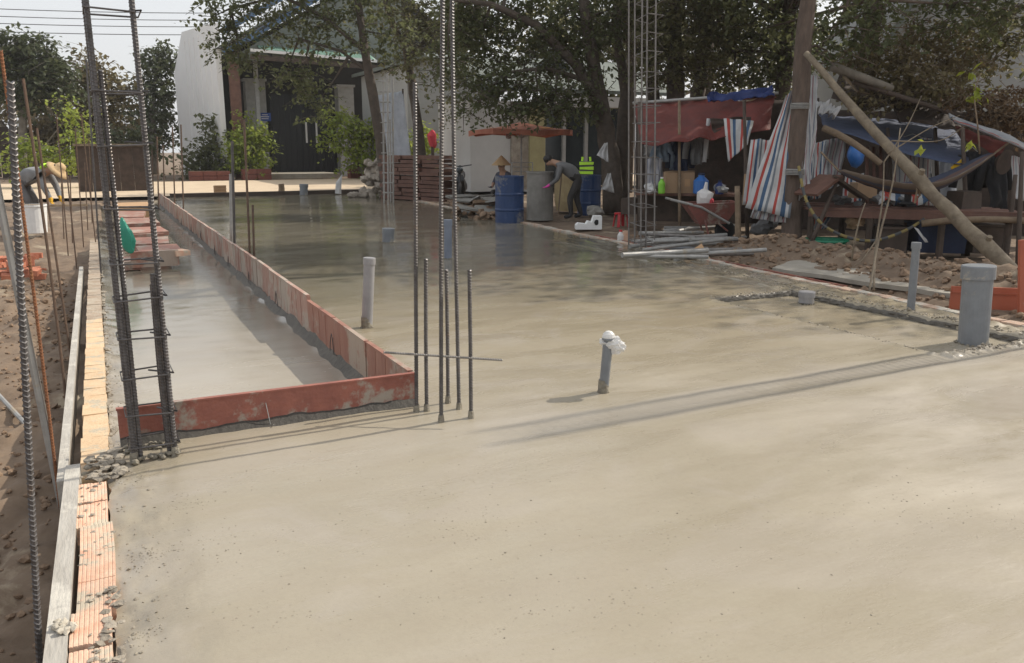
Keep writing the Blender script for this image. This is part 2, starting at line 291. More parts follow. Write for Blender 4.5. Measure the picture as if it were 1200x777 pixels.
MT['green_bag'] = clothmat('green_plastic', (0.06, 0.42, 0.30), (0.045, 0.32, 0.23), 0.35, 0.35)
MT['green_plastic'] = mat('green_basin', (0.01, 0.22, 0.11), (0.01, 0.17, 0.09), scale=5, rough=0.4)
MT['lime_plastic'] = mat('lime_bottle', (0.25, 0.6, 0.05), (0.2, 0.5, 0.04), scale=5, rough=0.4)
MT['blue_plastic'] = mat('bright_blue_plastic', (0.03, 0.17, 0.50), (0.03, 0.13, 0.4), scale=5, rough=0.35)
MT['red_plastic'] = mat('red_plastic', (0.55, 0.03, 0.04), (0.45, 0.025, 0.03), scale=5, rough=0.4)
MT['yellow_cloth'] = clothmat('yellow_cloth', (0.80, 0.52, 0.03), (0.7, 0.44, 0.03))
MT['pink_cloth'] = clothmat('pink_red_cloth', (0.75, 0.10, 0.12), (0.65, 0.08, 0.1))
MT['wrap'] = clothmat('white_plastic_wrap', (0.85, 0.84, 0.82), (0.78, 0.77, 0.75), 0.3, 0.35)
MT['cable'] = mat('black_cable', (0.05, 0.05, 0.055), (0.04, 0.04, 0.045), scale=5, rough=0.6)
W_, RD, BL, GY = (0.66, 0.66, 0.65), (0.52, 0.08, 0.06), (0.07, 0.14, 0.25), (0.22, 0.25, 0.28)
MT['stripe_a'] = stripemat('striped_tarp', [(0, W_), (0.22, RD), (0.36, W_), (0.55, BL), (0.74, W_), (0.88, GY)], 2)
MT['stripe_b'] = stripemat('striped_tarp_broad', [(0, W_), (0.2, RD), (0.42, W_), (0.6, BL), (0.82, W_)], 2)
MT['stripe_c'] = stripemat('striped_sheet_fine', [(0, W_), (0.3, (0.42, 0.22, 0.24)), (0.45, W_), (0.75, (0.3, 0.33, 0.4)), (0.88, W_)], 5)
MT['stripe_d'] = stripemat('striped_hammock', [(0, (0.20, 0.15, 0.11)), (0.3, (0.10, 0.10, 0.13)), (0.5, (0.16, 0.10, 0.085)), (0.75, (0.06, 0.07, 0.11))], 2, axis=1)
MT['stripe_e'] = stripemat('blue_white_awning', [(0, (0.42, 0.43, 0.44)), (0.35, (0.14, 0.19, 0.28)), (0.6, (0.44, 0.43, 0.42)), (0.9, (0.4, 0.12, 0.1))], 1, axis=1)
MT['stripe_hose'] = stripemat('yellow_black_hose', [(0, (0.32, 0.25, 0.09)), (0.5, (0.10, 0.105, 0.11))], 14)
MT['plaid'] = stripemat('plaid_cloth', [(0, (0.5, 0.5, 0.53)), (0.5, (0.16, 0.18, 0.26)), (0.7, (0.55, 0.55, 0.57))], 6)

# ------------------------------------------------------------------ building helpers
class MB:
    def __init__(s): s.v = []; s.f = []; s.m = []; s.uvs = None
    def add(s, vs_, fs, mi=0):
        o = len(s.v); s.v += [Vector(p) for p in vs_]; s.f += [tuple(i + o for i in f) for f in fs]; s.m += [mi] * len(fs); return s
    def box(s, c, size, rot=None, mi=0, jit=0.0):
        c = Vector(c); sx, sy, sz = (k / 2 for k in size)
        pts = [Vector((x * sx, y * sy, z * sz)) for x in (-1, 1) for y in (-1, 1) for z in (-1, 1)]
        if jit: pts = [p + Vector((rnd(-jit, jit), rnd(-jit, jit), rnd(-jit, jit))) for p in pts]
        if rot is not None:
            if isinstance(rot, (int, float)): rot = Matrix.Rotation(rot, 3, 'Z')
            pts = [rot @ p for p in pts]
        return s.add([c + p for p in pts], [(0, 1, 3, 2), (4, 6, 7, 5), (0, 4, 5, 1), (2, 3, 7, 6), (0, 2, 6, 4), (1, 5, 7, 3)], mi)
    def span(s, a, b, w, h, upv=(0, 0, 1)):
        # a bar of rectangular section from a to b
        a = Vector(a); b = Vector(b); d = (b - a).normalized(); sd = d.cross(Vector(upv))
        if sd.length < 1e-4: sd = Vector((1, 0, 0))
        sd.normalize(); u = sd.cross(d)
        pts = []
        for p in (a, b):
            for i, j in ((-1, -1), (1, -1), (1, 1), (-1, 1)): pts.append(p + sd * (i * w / 2) + u * (j * h / 2))
        return s.add(pts, [(3, 2, 1, 0), (4, 5, 6, 7), (0, 1, 5, 4), (1, 2, 6, 5), (2, 3, 7, 6), (3, 0, 4, 7)])
    def tube(s, pts, r, n=8, mi=0, wob=0.0, cap=True):
        pts = [Vector(p) for p in pts]; k = len(pts)
        if k > 1:
            rs = [r] * k if isinstance(r, (int, float)) else list(r)
        ref = Vector((0.31, 0.83, 0.46)); vs_ = []; fs = []
        for i, p in enumerate(pts):
            d = (pts[min(i + 1, k - 1)] - pts[max(i - 1, 0)]).normalized()
            a = d.cross(ref)
            if a.length < 0.05: a = d.cross(Vector((1, 0, 0)))
            a.normalize(); b = d.cross(a)
            for j in range(n):
                t = 2 * math.pi * j / n; rr = rs[i] * (1 + (rnd(-wob, wob) if wob else 0)); vs_.append(p + (a * math.cos(t) + b * math.sin(t)) * rr)
        for i in range(k - 1):
            for j in range(n): fs.append((i * n + j, i * n + (j + 1) % n, (i + 1) * n + (j + 1) % n, (i + 1) * n + j))
        if cap: fs.append(tuple(reversed(range(n)))); fs.append(tuple((k - 1) * n + j for j in range(n)))
        return s.add(vs_, fs, mi)
    def ribbed(s, pts, r, pitch=0.015, rib=0.0024, n=8, a0=0.0):
        # deformed bar: slanted ribs as real rings along a polyline of two or more points
        pts = [Vector(p) for p in pts]; path = []
        for a, b in zip(pts[:-1], pts[1:]):
            L_ = (b - a).length; m = max(2, int(L_ / pitch))
            for i in range(m): path.append((a + (b - a) * (i / m), (b - a).normalized()))
        path.append((pts[-1], (pts[-1] - pts[-2]).normalized()))
        ref = Vector((0.31, 0.83, 0.46)); vs_ = []; fs = []
        for p, d in path:
            a = d.cross(ref)
            if a.length < 0.05: a = d.cross(Vector((1, 0, 0)))
            a.normalize(); b = d.cross(a)
            for lv in range(3):
                rr = r + (rib if lv == 1 else 0.0)
                off = (lv - 1) * pitch * 0.2
                for j in range(n):
                    t = 2 * math.pi * j / n + a0; sl_ = math.sin(2 * t) * pitch * 0.26 if rib else 0
                    vs_.append(p + (a * math.cos(t) + b * math.sin(t)) * rr + d * (off + sl_))
        k = len(path) * 3
        for i in range(k - 1):
            for j in range(n): fs.append((i * n + j, i * n + (j + 1) % n, (i + 1) * n + (j + 1) % n, (i + 1) * n + j))
        fs.append(tuple(reversed(range(n)))); fs.append(tuple((k - 1) * n + j for j in range(n)))
        return s.add(vs_, fs)
    def lathe(s, c, prof, n=20, mi=0, tilt=None):
        c = Vector(c); vs_ = []; fs = []; k = len(prof)
        for r, z in prof:
            for j in range(n):
                t = 2 * math.pi * j / n; p = Vector((r * math.cos(t), r * math.sin(t), z))
                if tilt is not None: p = tilt @ p
                vs_.append(c + p)
        for i in range(k - 1):
            for j in range(n): fs.append((i * n + j, i * n + (j + 1) % n, (i + 1) * n + (j + 1) % n, (i + 1) * n + j))
        fs.append(tuple(reversed(range(n)))); fs.append(tuple((k - 1) * n + j for j in range(n)))
        return s.add(vs_, fs, mi)
    def prism(s, poly, ext):
        # a polygon (list of points) pushed along ext
        n = len(poly); ext = Vector(ext); a = [Vector(p) for p in poly]
        return s.add(a + [p + ext for p in a], [tuple(reversed(range(n))), tuple(range(n, 2 * n))] + [(i, (i + 1) % n, n + (i + 1) % n, n + i) for i in range(n)])
    def blob(s, c, r, sub=1, sq=(1, 1, 1), jit=0.25, mi=0):
        bm = bmesh.new(); bmesh.ops.create_icosphere(bm, subdivisions=sub, radius=1)
        k = rnd(0, 99); c = Vector(c)
        rot = Matrix.Rotation(rnd(0, 6.28), 3, 'Z') @ Matrix.Rotation(rnd(-0.5, 0.5), 3, 'X')
        vs_ = []
        for v in bm.verts:
            q = v.co * (1 + jit * noise.noise(v.co * 1.7 + Vector((k, k, k))) + jit * 0.5 * rnd(-1, 1))
            vs_.append(c + rot @ Vector((q.x * r * sq[0], q.y * r * sq[1], q.z * r * sq[2])))
        fs = [tuple(v.index for v in f.verts) for f in bm.faces]; bm.free()
        return s.add(vs_, fs, mi)
    def build(s, name, m, parent=None, smooth=False, origin=None):
        me = bpy.data.meshes.new(name)
        o = bpy.data.objects.new(name, me); C.objects.link(o)
        if parent is not None:
            org = parent.get('_w', None); org = Vector(org) if org is not None else Vector((0, 0, 0)); o.parent = parent
            own = org
        else:
            own = Vector(origin) if origin is not None else s.base(); o.location = own
        o['_w'] = tuple(own)
        me.from_pydata([tuple(p - own) for p in s.v], [], s.f)
        for k in (m if isinstance(m, (list, tuple)) else [m]): me.materials.append(k if not isinstance(k, str) else MT[k])
        if any(s.m): me.polygons.foreach_set('material_index', s.m)
        if s.uvs:
            ul = me.uv_layers.new(name='uv'); 
            for lp in me.loops: ul.data[lp.index].uv = s.uvs[lp.vertex_index]
        if smooth: me.polygons.foreach_set('use_smooth', [True] * len(me.polygons))
        me.update()
        return o
    def base(s):
        xs = [p.x for p in s.v]; ys = [p.y for p in s.v]; zs = [p.z for p in s.v]
        return Vector(((min(xs) + max(xs)) / 2, (min(ys) + max(ys)) / 2, min(zs)))

def tag(o, label, cat, group=None):
    o['label'] = label; o['category'] = cat
    if group: o['group'] = group
    return o
def T(name, label, cat, loc, group=None):
    o = bpy.data.objects.new(name, None); C.objects.link(o); o.empty_display_size = 0.1
    o.location = loc; o['_w'] = tuple(loc); return tag(o, label, cat, group)
def struct(o): o['kind'] = 'structure'; return o
def stuff(o): o['kind'] = 'stuff'; return o
def piece(name, me, parent, loc, rot=(0, 0, 0), sc=(1, 1, 1)):
    # one of many alike pieces; loc is a world point, the mesh data is shared
    o = bpy.data.objects.new(name, me); C.objects.link(o); o.parent = parent
    o.location = Vector(loc) - Vector(parent['_w']); o.rotation_euler = rot; o.scale = sc; return o
def mesh_of(mb, name, m, smooth=False):
    me = bpy.data.meshes.new(name); me.from_pydata([tuple(p) for p in mb.v], [], mb.f)
    for k in (m if isinstance(m, (list, tuple)) else [m]): me.materials.append(MT[k])
    if any(mb.m): me.polygons.foreach_set('material_index', mb.m)
    if smooth: me.polygons.foreach_set('use_smooth', [True] * len(me.polygons))
    return me
def sheet(c00, c10, c11, c01, nu=14, nv=10, amp=0.03, freq=3.0, sag=0.0, folds=0.0, nf=5, thick=0.004, seed=None):
    # cloth or sheet metal: bilinear between four corners, with folds and unevenness, two-sided with thickness
    c00, c10, c11, c01 = (Vector(c) for c in (c00, c10, c11, c01)); mb = MB(); k = rnd(0, 50) if seed is None else seed
    nrm = (c10 - c00).cross(c01 - c00).normalized(); uvs = []; vs_ = []
    for sgn in (0, 1):
        for j in range(nv + 1):
            for i in range(nu + 1):
                u, v = i / nu, j / nv
                p = uv(uv(c00, c10, u), uv(c01, c11, u), v)
                w = amp * noise.noise(Vector((u * freq + k, v * freq, k))) * 1.6 + amp * 0.55 * noise.noise(Vector((u * freq * 2.7 + k, v * freq * 1.6, k + 9)))
                if folds: w += folds * math.sin(u * nf * 6.283 + 1.2 * noise.noise(Vector((u * 2, v * 2, k))) * 3) * (0.35 + 0.65 * v)
                p = p + nrm * (w + sgn * thick); p.z -= sag * 4 * u * (1 - u)
                vs_.append(p); uvs.append((u, v))
    st = (nu + 1) * (nv + 1); fs = []
    for sgn in (0, 1):
        for j in range(nv):
            for i in range(nu):
                q = [j * (nu + 1) + i, j * (nu + 1) + i + 1, (j + 1) * (nu + 1) + i + 1, (j + 1) * (nu + 1) + i]
                fs.append(tuple(x + st * sgn for x in (q if sgn else reversed(q))))
    rim = [i for i in range(nu + 1)] + [(j + 1) * (nu + 1) - 1 for j in range(1, nv + 1)] + [nv * (nu + 1) + i for i in range(nu - 1, -1, -1)] + [j * (nu + 1) for j in range(nv - 1, 0, -1)]
    for a, b in zip(rim, rim[1:] + rim[:1]): fs.append((a, b, b + st, a + st))
    mb.add(vs_, fs); mb.uvs = uvs; return mb
def bez(a, b, sagz, n=12):
    a = Vector(a); b = Vector(b); return [a + (b - a) * (i / n) - Vector((0, 0, sagz * 4 * (i / n) * (1 - i / n))) for i in range(n + 1)]
def boxpx(x0, y0, x1, y1, Y, dep):
    # a box whose front face stands in the plane Y = const; returns (xa, xb, za, zb)
    a = onY(x0, (y0 + y1) / 2, Y).x; b = onY(x1, (y0 + y1) / 2, Y).x
    xm = (x0 + x1) / 2; return a, b, onY(xm, y1, Y).z, onY(xm, y0, Y).z

# ------------------------------------------------------------------ the air: thin pale haze round everything
hz = bpy.data.meshes.new('haze'); hx0, hx1, hy0, hy1, hz0, hz1 = -250, 270, -70, 340, -1.5, 17
hz.from_pydata([(x, y, z) for x in (hx0, hx1) for y in (hy0, hy1) for z in (hz0, hz1)], [], [(0, 1, 3, 2), (4, 6, 7, 5), (0, 4, 5, 1), (2, 3, 7, 6), (0, 2, 6, 4), (1, 5, 7, 3)])
hm = bpy.data.materials.new('haze_air'); hm.use_nodes = True; hn = hm.node_tree.nodes
hn.remove(hn['Principled BSDF']); pv = hn.new('ShaderNodeVolumePrincipled'); pv.inputs['Color'].default_value = (0.95, 0.95, 0.95, 1); pv.inputs['Density'].default_value = 0.0006; pv.inputs['Anisotropy'].default_value = 0.2
hm.node_tree.links.new(pv.outputs[0], hn['Material Output'].inputs['Volume']); hz.materials.append(hm)
ho = bpy.data.objects.new('haze', hz); C.objects.link(ho); ho['kind'] = 'stuff'

# ================================================================== the ground
def xr(y): return 6.95 + (y - 4) * 0.07           # right edge of the main slab
def ground_z(x, y):
    left = -0.34 + 0.24 * max(0, min(1, (y - 9) / 12))
    right = -0.10
    t = max(0, min(1, (x - 0.2) / 1.0)); b = left * (1 - t) + right * t
    z = b
    if x < -0.25 and -1 < y < 30:
        z += 0.06 * nz(x, y, 1.3) + 0.06 * nz(x, y, 4.2, 3) + 0.035 * nz(x, y, 10, 7)
        z += 0.16 * max(0, min(1, (-1.3 - x) / 1.2)) * (0.6 + nz(x, y, 0.9, 5)) * max(0, min(1, (7 - y) / 3) )
    d = x - xr(y)
    if d > 0.12 and 2 < y < 30:
        z += 0.04 * nz(x, y, 2.0, 2)
        mound = max(0, 1 - abs(d - 1.75) / 1.15) * max(0, min(1, (y - 4.0) / 1.5)) * max(0, min(1, (11.5 - y) / 2))
        z += mound * (0.30 + 0.16 * nz(x, y, 2.2, 9) + 0.10 * nz(x, y, 6, 4))
        z += 0.03 * nz(x, y, 7, 1)
    if 0.0 < x < xr(y) + 0.05 and y < 28.5: z = min(z, -0.3)
    if y > 28: z = z * max(0, min(1, (32 - y) / 4)) - 0.02 * max(0, min(1, (y - 28) / 4))
    return z
def axis(segs):
    out = []
    for a, b, st in segs:
        n = max(1, round((b - a) / st)); out += [a + (b - a) * i / n for i in range(n)]
    return out + [segs[-1][1]]
xs = axis([(-240, -60, 60), (-60, -8, 6), (-8, -2.4, 0.4), (-2.4, -0.2, 0.045), (-0.2, 0.3, 0.1), (0.3, 7.0, 0.8), (7.0, 10.6, 0.07), (10.6, 30, 0.9), (30, 80, 8), (80, 260, 60)])
ys = axis([(-60, -20, 20), (-20, 0.6, 2), (0.6, 8, 0.05), (8, 14, 0.09), (14, 32, 0.5), (32, 90, 6), (90, 330, 60)])
mb = MB(); nx = len(xs)
mb.v = [Vector((x, y, ground_z(x, y))) for y in ys for x in xs]
mb.f = [(j * nx + i, j * nx + i + 1, (j + 1) * nx + i + 1, (j + 1) * nx + i) for j in range(len(ys) - 1) for i in range(nx - 1)]; mb.m = [0] * len(mb.f)
struct(mb.build('ground', 'soil', smooth=True, origin=(0, 0, 0)))

# sandy road beyond the slab
mb = MB(); rx = axis([(-60, 60, 1.5)]); ry = axis([(28.9, 41.6, 0.9)]); n = len(rx)
mb.v = [Vector((x, y + (0.25 * nz(x, y, 0.6) if j in (0, len(ry) - 1) else 0), 0.03 + 0.02 * nz(x, y, 0.8))) for j, y in enumerate(ry) for x in rx]
mb.f = [(j * n + i, j * n + i + 1, (j + 1) * n + i + 1, (j + 1) * n + i) for j in range(len(ry) - 1) for i in range(n - 1)]; mb.m = [0] * len(mb.f)
struct(mb.build('sandy_road', 'sand', smooth=True, origin=(0, 35, 0)))

# the wet slab: front bay and back bay, one sheet of fresh concrete with the sunken bathroom floor
RX0, RX1, RY0, RY1 = 5.52, 6.6, 4.05, 6.65
def slab_z(x, y):
    z = 0.006 * nz(x, y, 0.9, 1) + 0.004 * nz(x, y, 2.7, 2)
    if y < 9: z += 0.0022 * nz(x, y, 9, 3) + 0.0016 * nz(x, y, 24, 5)
    w = 0.012 * nz(x, y, 5, 8)
    if RX0 < x + w < RX1 and RY0 < y + w < RY1: z -= 0.045
    # rough ridges round the sunken floor and along the edge
    def ridge(d, wd, h): return h * max(0, 1 - abs(d) / wd) * max(0.1, 0.6 + 1.1 * nz(x, y, 9, 4) + 0.9 * nz(x, y, 26, 6))
    if RX0 - 0.1 < x < xr(y):
        if y > RY1 - 0.05: z += ridge(y - RY1 - 0.06, 0.06, 0.012)
        if abs(y - RY0 + 0.06) < 0.12 and x > RX0: z += ridge(y - RY0 + 0.06, 0.09, 0.035)
    if RY0 - 0.1 < y < RY1 + 0.1: z += ridge(x - RX1 - 0.07, 0.08, 0.03)
    if RY0 < y < RY1: z += ridge(x - RX0 + 0.03, 0.04, 0.012)
    if x > RX1 and y < 12: z += 0.028 * max(0, 0.3 + nz(x, y, 9, 12))
    # swept band along the row of columns, scuffed mortar along the left edge
    if 3.4 < y < 4.5 and x > 1.7: z += 0.006 * nz(x * 0.4, y * 3, 3, 14)
    if x < 0.22 and y < 4.6:
        e = max(0, 1 - (x + 0.06) / 0.28); z += e * (0.022 * nz(x, y, 5, 21) + 0.016 * nz(x, y, 14, 22) - 0.012)
    return z
ux = axis([(-0.085, 0.24, 0.016), (0.24, 5.4, 0.05), (5.4, 5.62, 0.016), (5.62, 6.5, 0.05), (6.5, 6.95, 0.013)])
uy = axis([(-1.0, 1.8, 0.25), (1.8, 3.9, 0.04), (3.9, 4.16, 0.02), (4.16, 4.565, 0.03)])
uy2 = axis([(4.565, 6.5, 0.04), (6.5, 6.82, 0.018), (6.82, 10, 0.08), (10, 28.3, 0.4)])
def rightx(x, y): return x if x < 6.72 else 6.72 + (x - 6.72) / (6.95 - 6.72) * (xr(y) - 6.72)
def slab_mesh(X, Y):
    mb = MB(); n = len(X); k = len(Y); NX, NY = X.index(1.6), Y.index(4.565)
    for y in Y:
        for x in X:
            q = rightx(x, y)
            if x == X[0]: q += 0.022 * nz(0, y, 6, 2) + 0.01 * nz(3, y, 17, 2)
            mb.v.append(Vector((q, y, slab_z(q, y))))
    for j in range(k - 1):
        for i in range(n - 1):
            if j >= NY and i < NX: continue
            mb.f.append((j * n + i, j * n + i + 1, (j + 1) * n + i + 1, (j + 1) * n + i)); mb.m.append(0)
    def skirt(idx):
        b = len(mb.v)
        for i in idx: p = mb.v[i]; mb.v += [Vector(p), Vector((p.x, p.y, -0.32))]
        for a in range(len(idx) - 1): mb.f.append((b + 2 * a, b + 2 * a + 1, b + 2 * a + 3, b + 2 * a + 2)); mb.m.append(0)
    skirt([j * n for j in range(NY + 1)]); skirt([NY * n + i for i in range(NX + 1)]); skirt([j * n + NX for j in range(NY, k)]); skirt([j * n + n - 1 for j in range(k)]); skirt([(k - 1) * n + i for i in range(NX, n)])
    return mb
ux = sorted(set(ux + [1.6])); uy = uy[:-1] + uy2
mb = slab_mesh(ux, uy)
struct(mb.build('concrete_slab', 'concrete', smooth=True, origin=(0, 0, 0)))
# the lower strip inside the red forms
mb = MB(); X = axis([(-0.07, 1.545, 0.06)]); Y = axis([(4.62, 10, 0.06), (10, 27.5, 0.4)]); n = len(X)
mb.v = [Vector((x, y, -0.15 + 0.006 * nz(x, y, 1.1, 4) + 0.003 * nz(x, y, 6, 6) + 0.06 * max(0, 1 - (x + 0.07) / 0.16) * (0.6 + nz(x, y, 5, 2)) + 0.035 * max(0, 1 - (1.545 - x) / 0.06) * (0.6 + nz(x, y, 3, 2)))) for y in Y for x in X]
mb.f = [(j * n + i, j * n + i + 1, (j + 1) * n + i + 1, (j + 1) * n + i) for j in range(len(Y) - 1) for i in range(n - 1)]; mb.m = [0] * len(mb.f)
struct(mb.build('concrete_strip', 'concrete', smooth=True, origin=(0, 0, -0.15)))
# cement apron at the right edge
mb = MB(); a, b, c, d = G(905, 318, -0.04), G(1125, 352, -0.04), G(1125, 336, -0.04), G(930, 308, -0.04)
mb = sheet(a, b, c, d, 20, 6, amp=0.015, thick=0.05); mb.uvs = None
struct(mb.build('cement_apron', 'apron'))

# clods and crumbs of soil
mb = MB()
for k in range(1500):
    x = -0.36 - abs(random.gauss(0, 0.8)); y = rnd(1.2, 13)
    if x < -3: continue
    r = rnd(0.006, 0.026) * (2.2 if random.random() < 0.09 else 1)
    mb.blob((x, y, ground_z(x, y) + r * 0.3), r, 1, (1, 1, 0.7), 0.5)
stuff(mb.build('soil_clods', 'clod', origin=(-1.2, 5, -0.3)))
mb = MB()
for k in range(1500):
    y = rnd(4.6, 13); x = xr(y) + rnd(0.3, 3.2)
    if random.random() < 0.45: x = xr(y) + random.gauss(1.7, 0.5)
    if x < xr(y) + 0.3: continue
    r = rnd(0.012, 0.045) * (2.0 if random.random() < 0.08 else 1)
    mb.blob((x, y, ground_z(x, y) + r * 0.3), r, 1, (1, 1, 0.75), 0.55)
stuff(mb.build('soil_clods', 'clod', origin=(9, 8, 0)))
# crumbs of mortar along the left edge of the slab
mb = MB()
for k in range(420):
    y = 1.5 + 8 * random.random() ** 1.4; x = -0.06 + abs(random.gauss(0, 0.07))
    if y > 4.5 and (x > 0.05): x = rnd(-0.13, 0.02)
    r = rnd(0.0015, 0.006) * (1.7 if random.random() < 0.1 else 1); z = slab_z(x, y) if y < 4.56 else -0.06 - 0.06 * random.random()
    mb.blob((x, y, z), r, 1, (1.2, 1.2, 0.6), 0.6)
for k in range(420):
    t = random.random()
    if t < 0.45: x, y = RX1 + 0.02 + abs(random.gauss(0, 0.09)), rnd(3.9, 7)
    elif t < 0.7: x, y = rnd(RX0, RX1 + 0.2), RY1 + abs(random.gauss(0.02, 0.04))
    elif t < 0.85: x, y = rnd(RX0 + 0.1, 7), RY0 - 0.05 + random.gauss(0, 0.03)
    else: x, y = RX0 + random.gauss(0, 0.02), rnd(RY0, RY1)
    r = rnd(0.004, 0.014); mb.blob((x, y, slab_z(x, y) + r * 0.1), r, 1, (1, 1, 0.7), 0.6)
for (px, py, sp, n) in ((540, 612, .10, 70), (560, 640, .2, 60), (620, 660, .16, 40), (1060, 585, .22, 120), (1100, 600, .16, 90), (700, 705, .18, 60), (400, 700, .2, 60), (900, 700, .3, 60), (330, 640, .2, 60), (240, 640, .12, 90), (215, 590, .07, 70), (460, 560, .3, 60), (800, 590, .4, 60), (620, 560, .3, 50), (300, 560, .2, 40), (160, 560, .05, 90), (170, 650, .05, 120), (160, 740, .05, 120)):
    c = G(px, py)
    for k in range(n // 2 if px > 250 else n):
        x, y = c.x + random.gauss(0, sp), c.y + random.gauss(0, sp)
        if y > 4.3 or x < -0.05: continue
        r = rnd(.0012, .0034); mb.blob((x, y, slab_z(x, y)), r, 1, (1.3, 1.3, .6), .6)
stuff(mb.build('mortar_crumbs', 'mortar_grey', origin=(0, 3, 0)))
mb = MB()
def row(x0, y0, x1, y1, n, sp, r0, r1):
    for k in range(n):
        t_ = random.random(); x = x0 + (x1 - x0) * t_ + random.gauss(0, sp); y = y0 + (y1 - y0) * t_ + random.gauss(0, sp)
        r = rnd(r0, r1); mb.blob((x, y, slab_z(x, y) + r * 0.1), r, 1, (1.1, 1.1, 0.75), 0.55)
row(RX0 + .05, RY1 + .02, RX1 + .1, RY1 + .02, 160, .012, .004, .010)
row(RX1 + .08, RY0 + .1, RX1 + .06, RY1 + .1, 420, .04, .004, .012)
row(RX0 + .1, RY0 - .06, 7.0, RY0 - .06, 220, .02, .004, .011)
row(6.8, 7, 6.98, 8.5, 60, .03, .006, .015)
row(RX0 - .02, RY0, RX0 - .02, RY1, 60, .012, .004, .010)
lip = MB()
def liprow(x0, y0, x1, y1, nx_, ny_, n):
    # torn crusty face of the step round the sunken floor
    o = len(lip.v); 
    for i in range(n + 1):
        t_ = i / n; x = x0 + (x1 - x0) * t_; y = y0 + (y1 - y0) * t_
        for j, (zz, off) in enumerate(((-0.05, 0.02), (-0.03, 0.018), (-0.01, 0.012), (0.004, 0.0), (-0.004, -0.02))):
            q = off + 0.022 * nz(x * 3 + j, y * 3, 4.5, 31); lip.v.append(Vector((x + nx_ * q, y + ny_ * q, zz + 0.006 * nz(x, y + j, 22, 8) + 0.006 * nz(x, y, 6, 3))))
    for i in range(n):
        for j in range(4): a_ = o + i * 5 + j; lip.f.append((a_, a_ + 5, a_ + 6, a_ + 1)); lip.m.append(0)
liprow(RX0 + .0, RY1, RX1 - .02, RY1, 0, -1, 110); liprow(RX1, RY1 + .02, RX1, RY0, -1, 0, 240)
struct(lip.build('step_edge', 'fillet_grey', origin=(6, 6, 0)))
stuff(mb.build('mortar_rubble', 'mortar_mid', origin=(6.3, 5, 0)))

# ================================================================== brick edgings
bm_ = []
for v in range(4):
    mb = MB(); L_, W, Hh = 0.185, 0.118, 0.075
    # hollow brick lying on its side: grooved top
    prof = [(-W / 2, -Hh), (-W / 2, 0)]
    for g in range(8):
        c = -W / 2 + W * (g + 0.7) / 8.4; prof += [(c - 0.003, 0.0), (c, -0.0022), (c + 0.003, 0.0)]
    prof += [(W / 2, 0), (W / 2, -Hh)]
    a = rnd(-0.006, 0.006)
    mb.prism([(x, -L_ / 2 + (a if x < 0 else -a), z) for x, z in prof], (0, L_ * rnd(0.95, 1.0), 0)); bm_.append(mb)
be = T('brick_edging', 'row of orange hollow bricks along the left edge of the wet slab', 'brick edging', (-0.14, 2, -0.08))
brick_m = {'brick': [mesh_of(m, 'brick', 'brick') for m in bm_]}
for kk_ in ('brick_sand', 'brick_grey'):
    brick_m[kk_] = []
    for v in range(4): mb = MB().box((0, 0, -0.0375), (0.13, 0.186, 0.075), jit=0.002); brick_m[kk_].append(mesh_of(mb, 'brick', kk_))
y = 1.55
while y < 16:
    L_ = (0.23 if y < 4.3 else 0.205) * rnd(0.88, 1.15); kind = 'brick' if y < 4.15 else ('brick_sand' if y < 8.5 else 'brick_grey')
    if 4.15 < y < 4.35: y += 0.19; continue
    piece('brick', random.choice(brick_m[kind]), be, (-0.142 + (rnd(-0.014, 0.010) if y < 4.3 else rnd(-.004, .004)), y, (0.010 if y < 4.2 else -0.035) + rnd(-0.003, 0.003)), (rnd(-.006, .006), rnd(-.008, .008), rnd(-.02, .02) if y < 4.3 else rnd(-.006, .006)), (1, L_ / 0.185, 1)); y += L_ + 0.0015
mb = MB()
for k in range(70):
    yy = rnd(1.6, 4.4); mb.blob((rnd(-0.2, -0.07), yy, 0.012), rnd(0.003, 0.010), 1, (1.3, 1.3, 0.35), 0.6)
for k in range(40): mb.blob((rnd(-0.13, -0.06), rnd(2.35, 3.0), 0.015), rnd(0.006, 0.018), 1, (1.3, 1.3, 0.3), 0.6)
for k in range(60): mb.blob((rnd(-0.17, -0.02), rnd(4.12, 4.5), 0.0), rnd(0.012, 0.036), 1, (1, 1, 0.4), 0.5)
for k in range(130): mb.blob((rnd(-0.11, -0.05), rnd(4.6, 12), -0.055), rnd(0.008, 0.026), 1, (1, 1.5, 0.5), 0.6)
stuff(mb.build('mortar', 'mortar_mid', be))
re_ = T('brick_edging', 'row of pinkish bricks along the right edge of the slab beside the soil', 'brick edging', (8, 14, -0.07))
mbp = [mesh_of(m, 'brick', 'brick_pink') for m in bm_]
y = 3.3
while y < 27:
    piece('brick', random.choice(mbp), re_, (xr(y) + 0.06 + rnd(-0.008, 0.008), y, 0.022 + rnd(-0.008, 0.008)), (rnd(-.04, .04), rnd(-.04, .04), -math.atan(0.07) + rnd(-.05, .05))); y += 0.196
# thin red strip lying beyond the edge
a, b = Vector((xr(6.6) + 0.22, 6.6, -0.01)), Vector((xr(12.5) + 0.19, 12.5, 0.0))
tag(MB().span(a, b, 0.025, 0.05).build('form_strip', 'red_form'), 'thin red strip of formwork lying along the right slab edge', 'form strip')

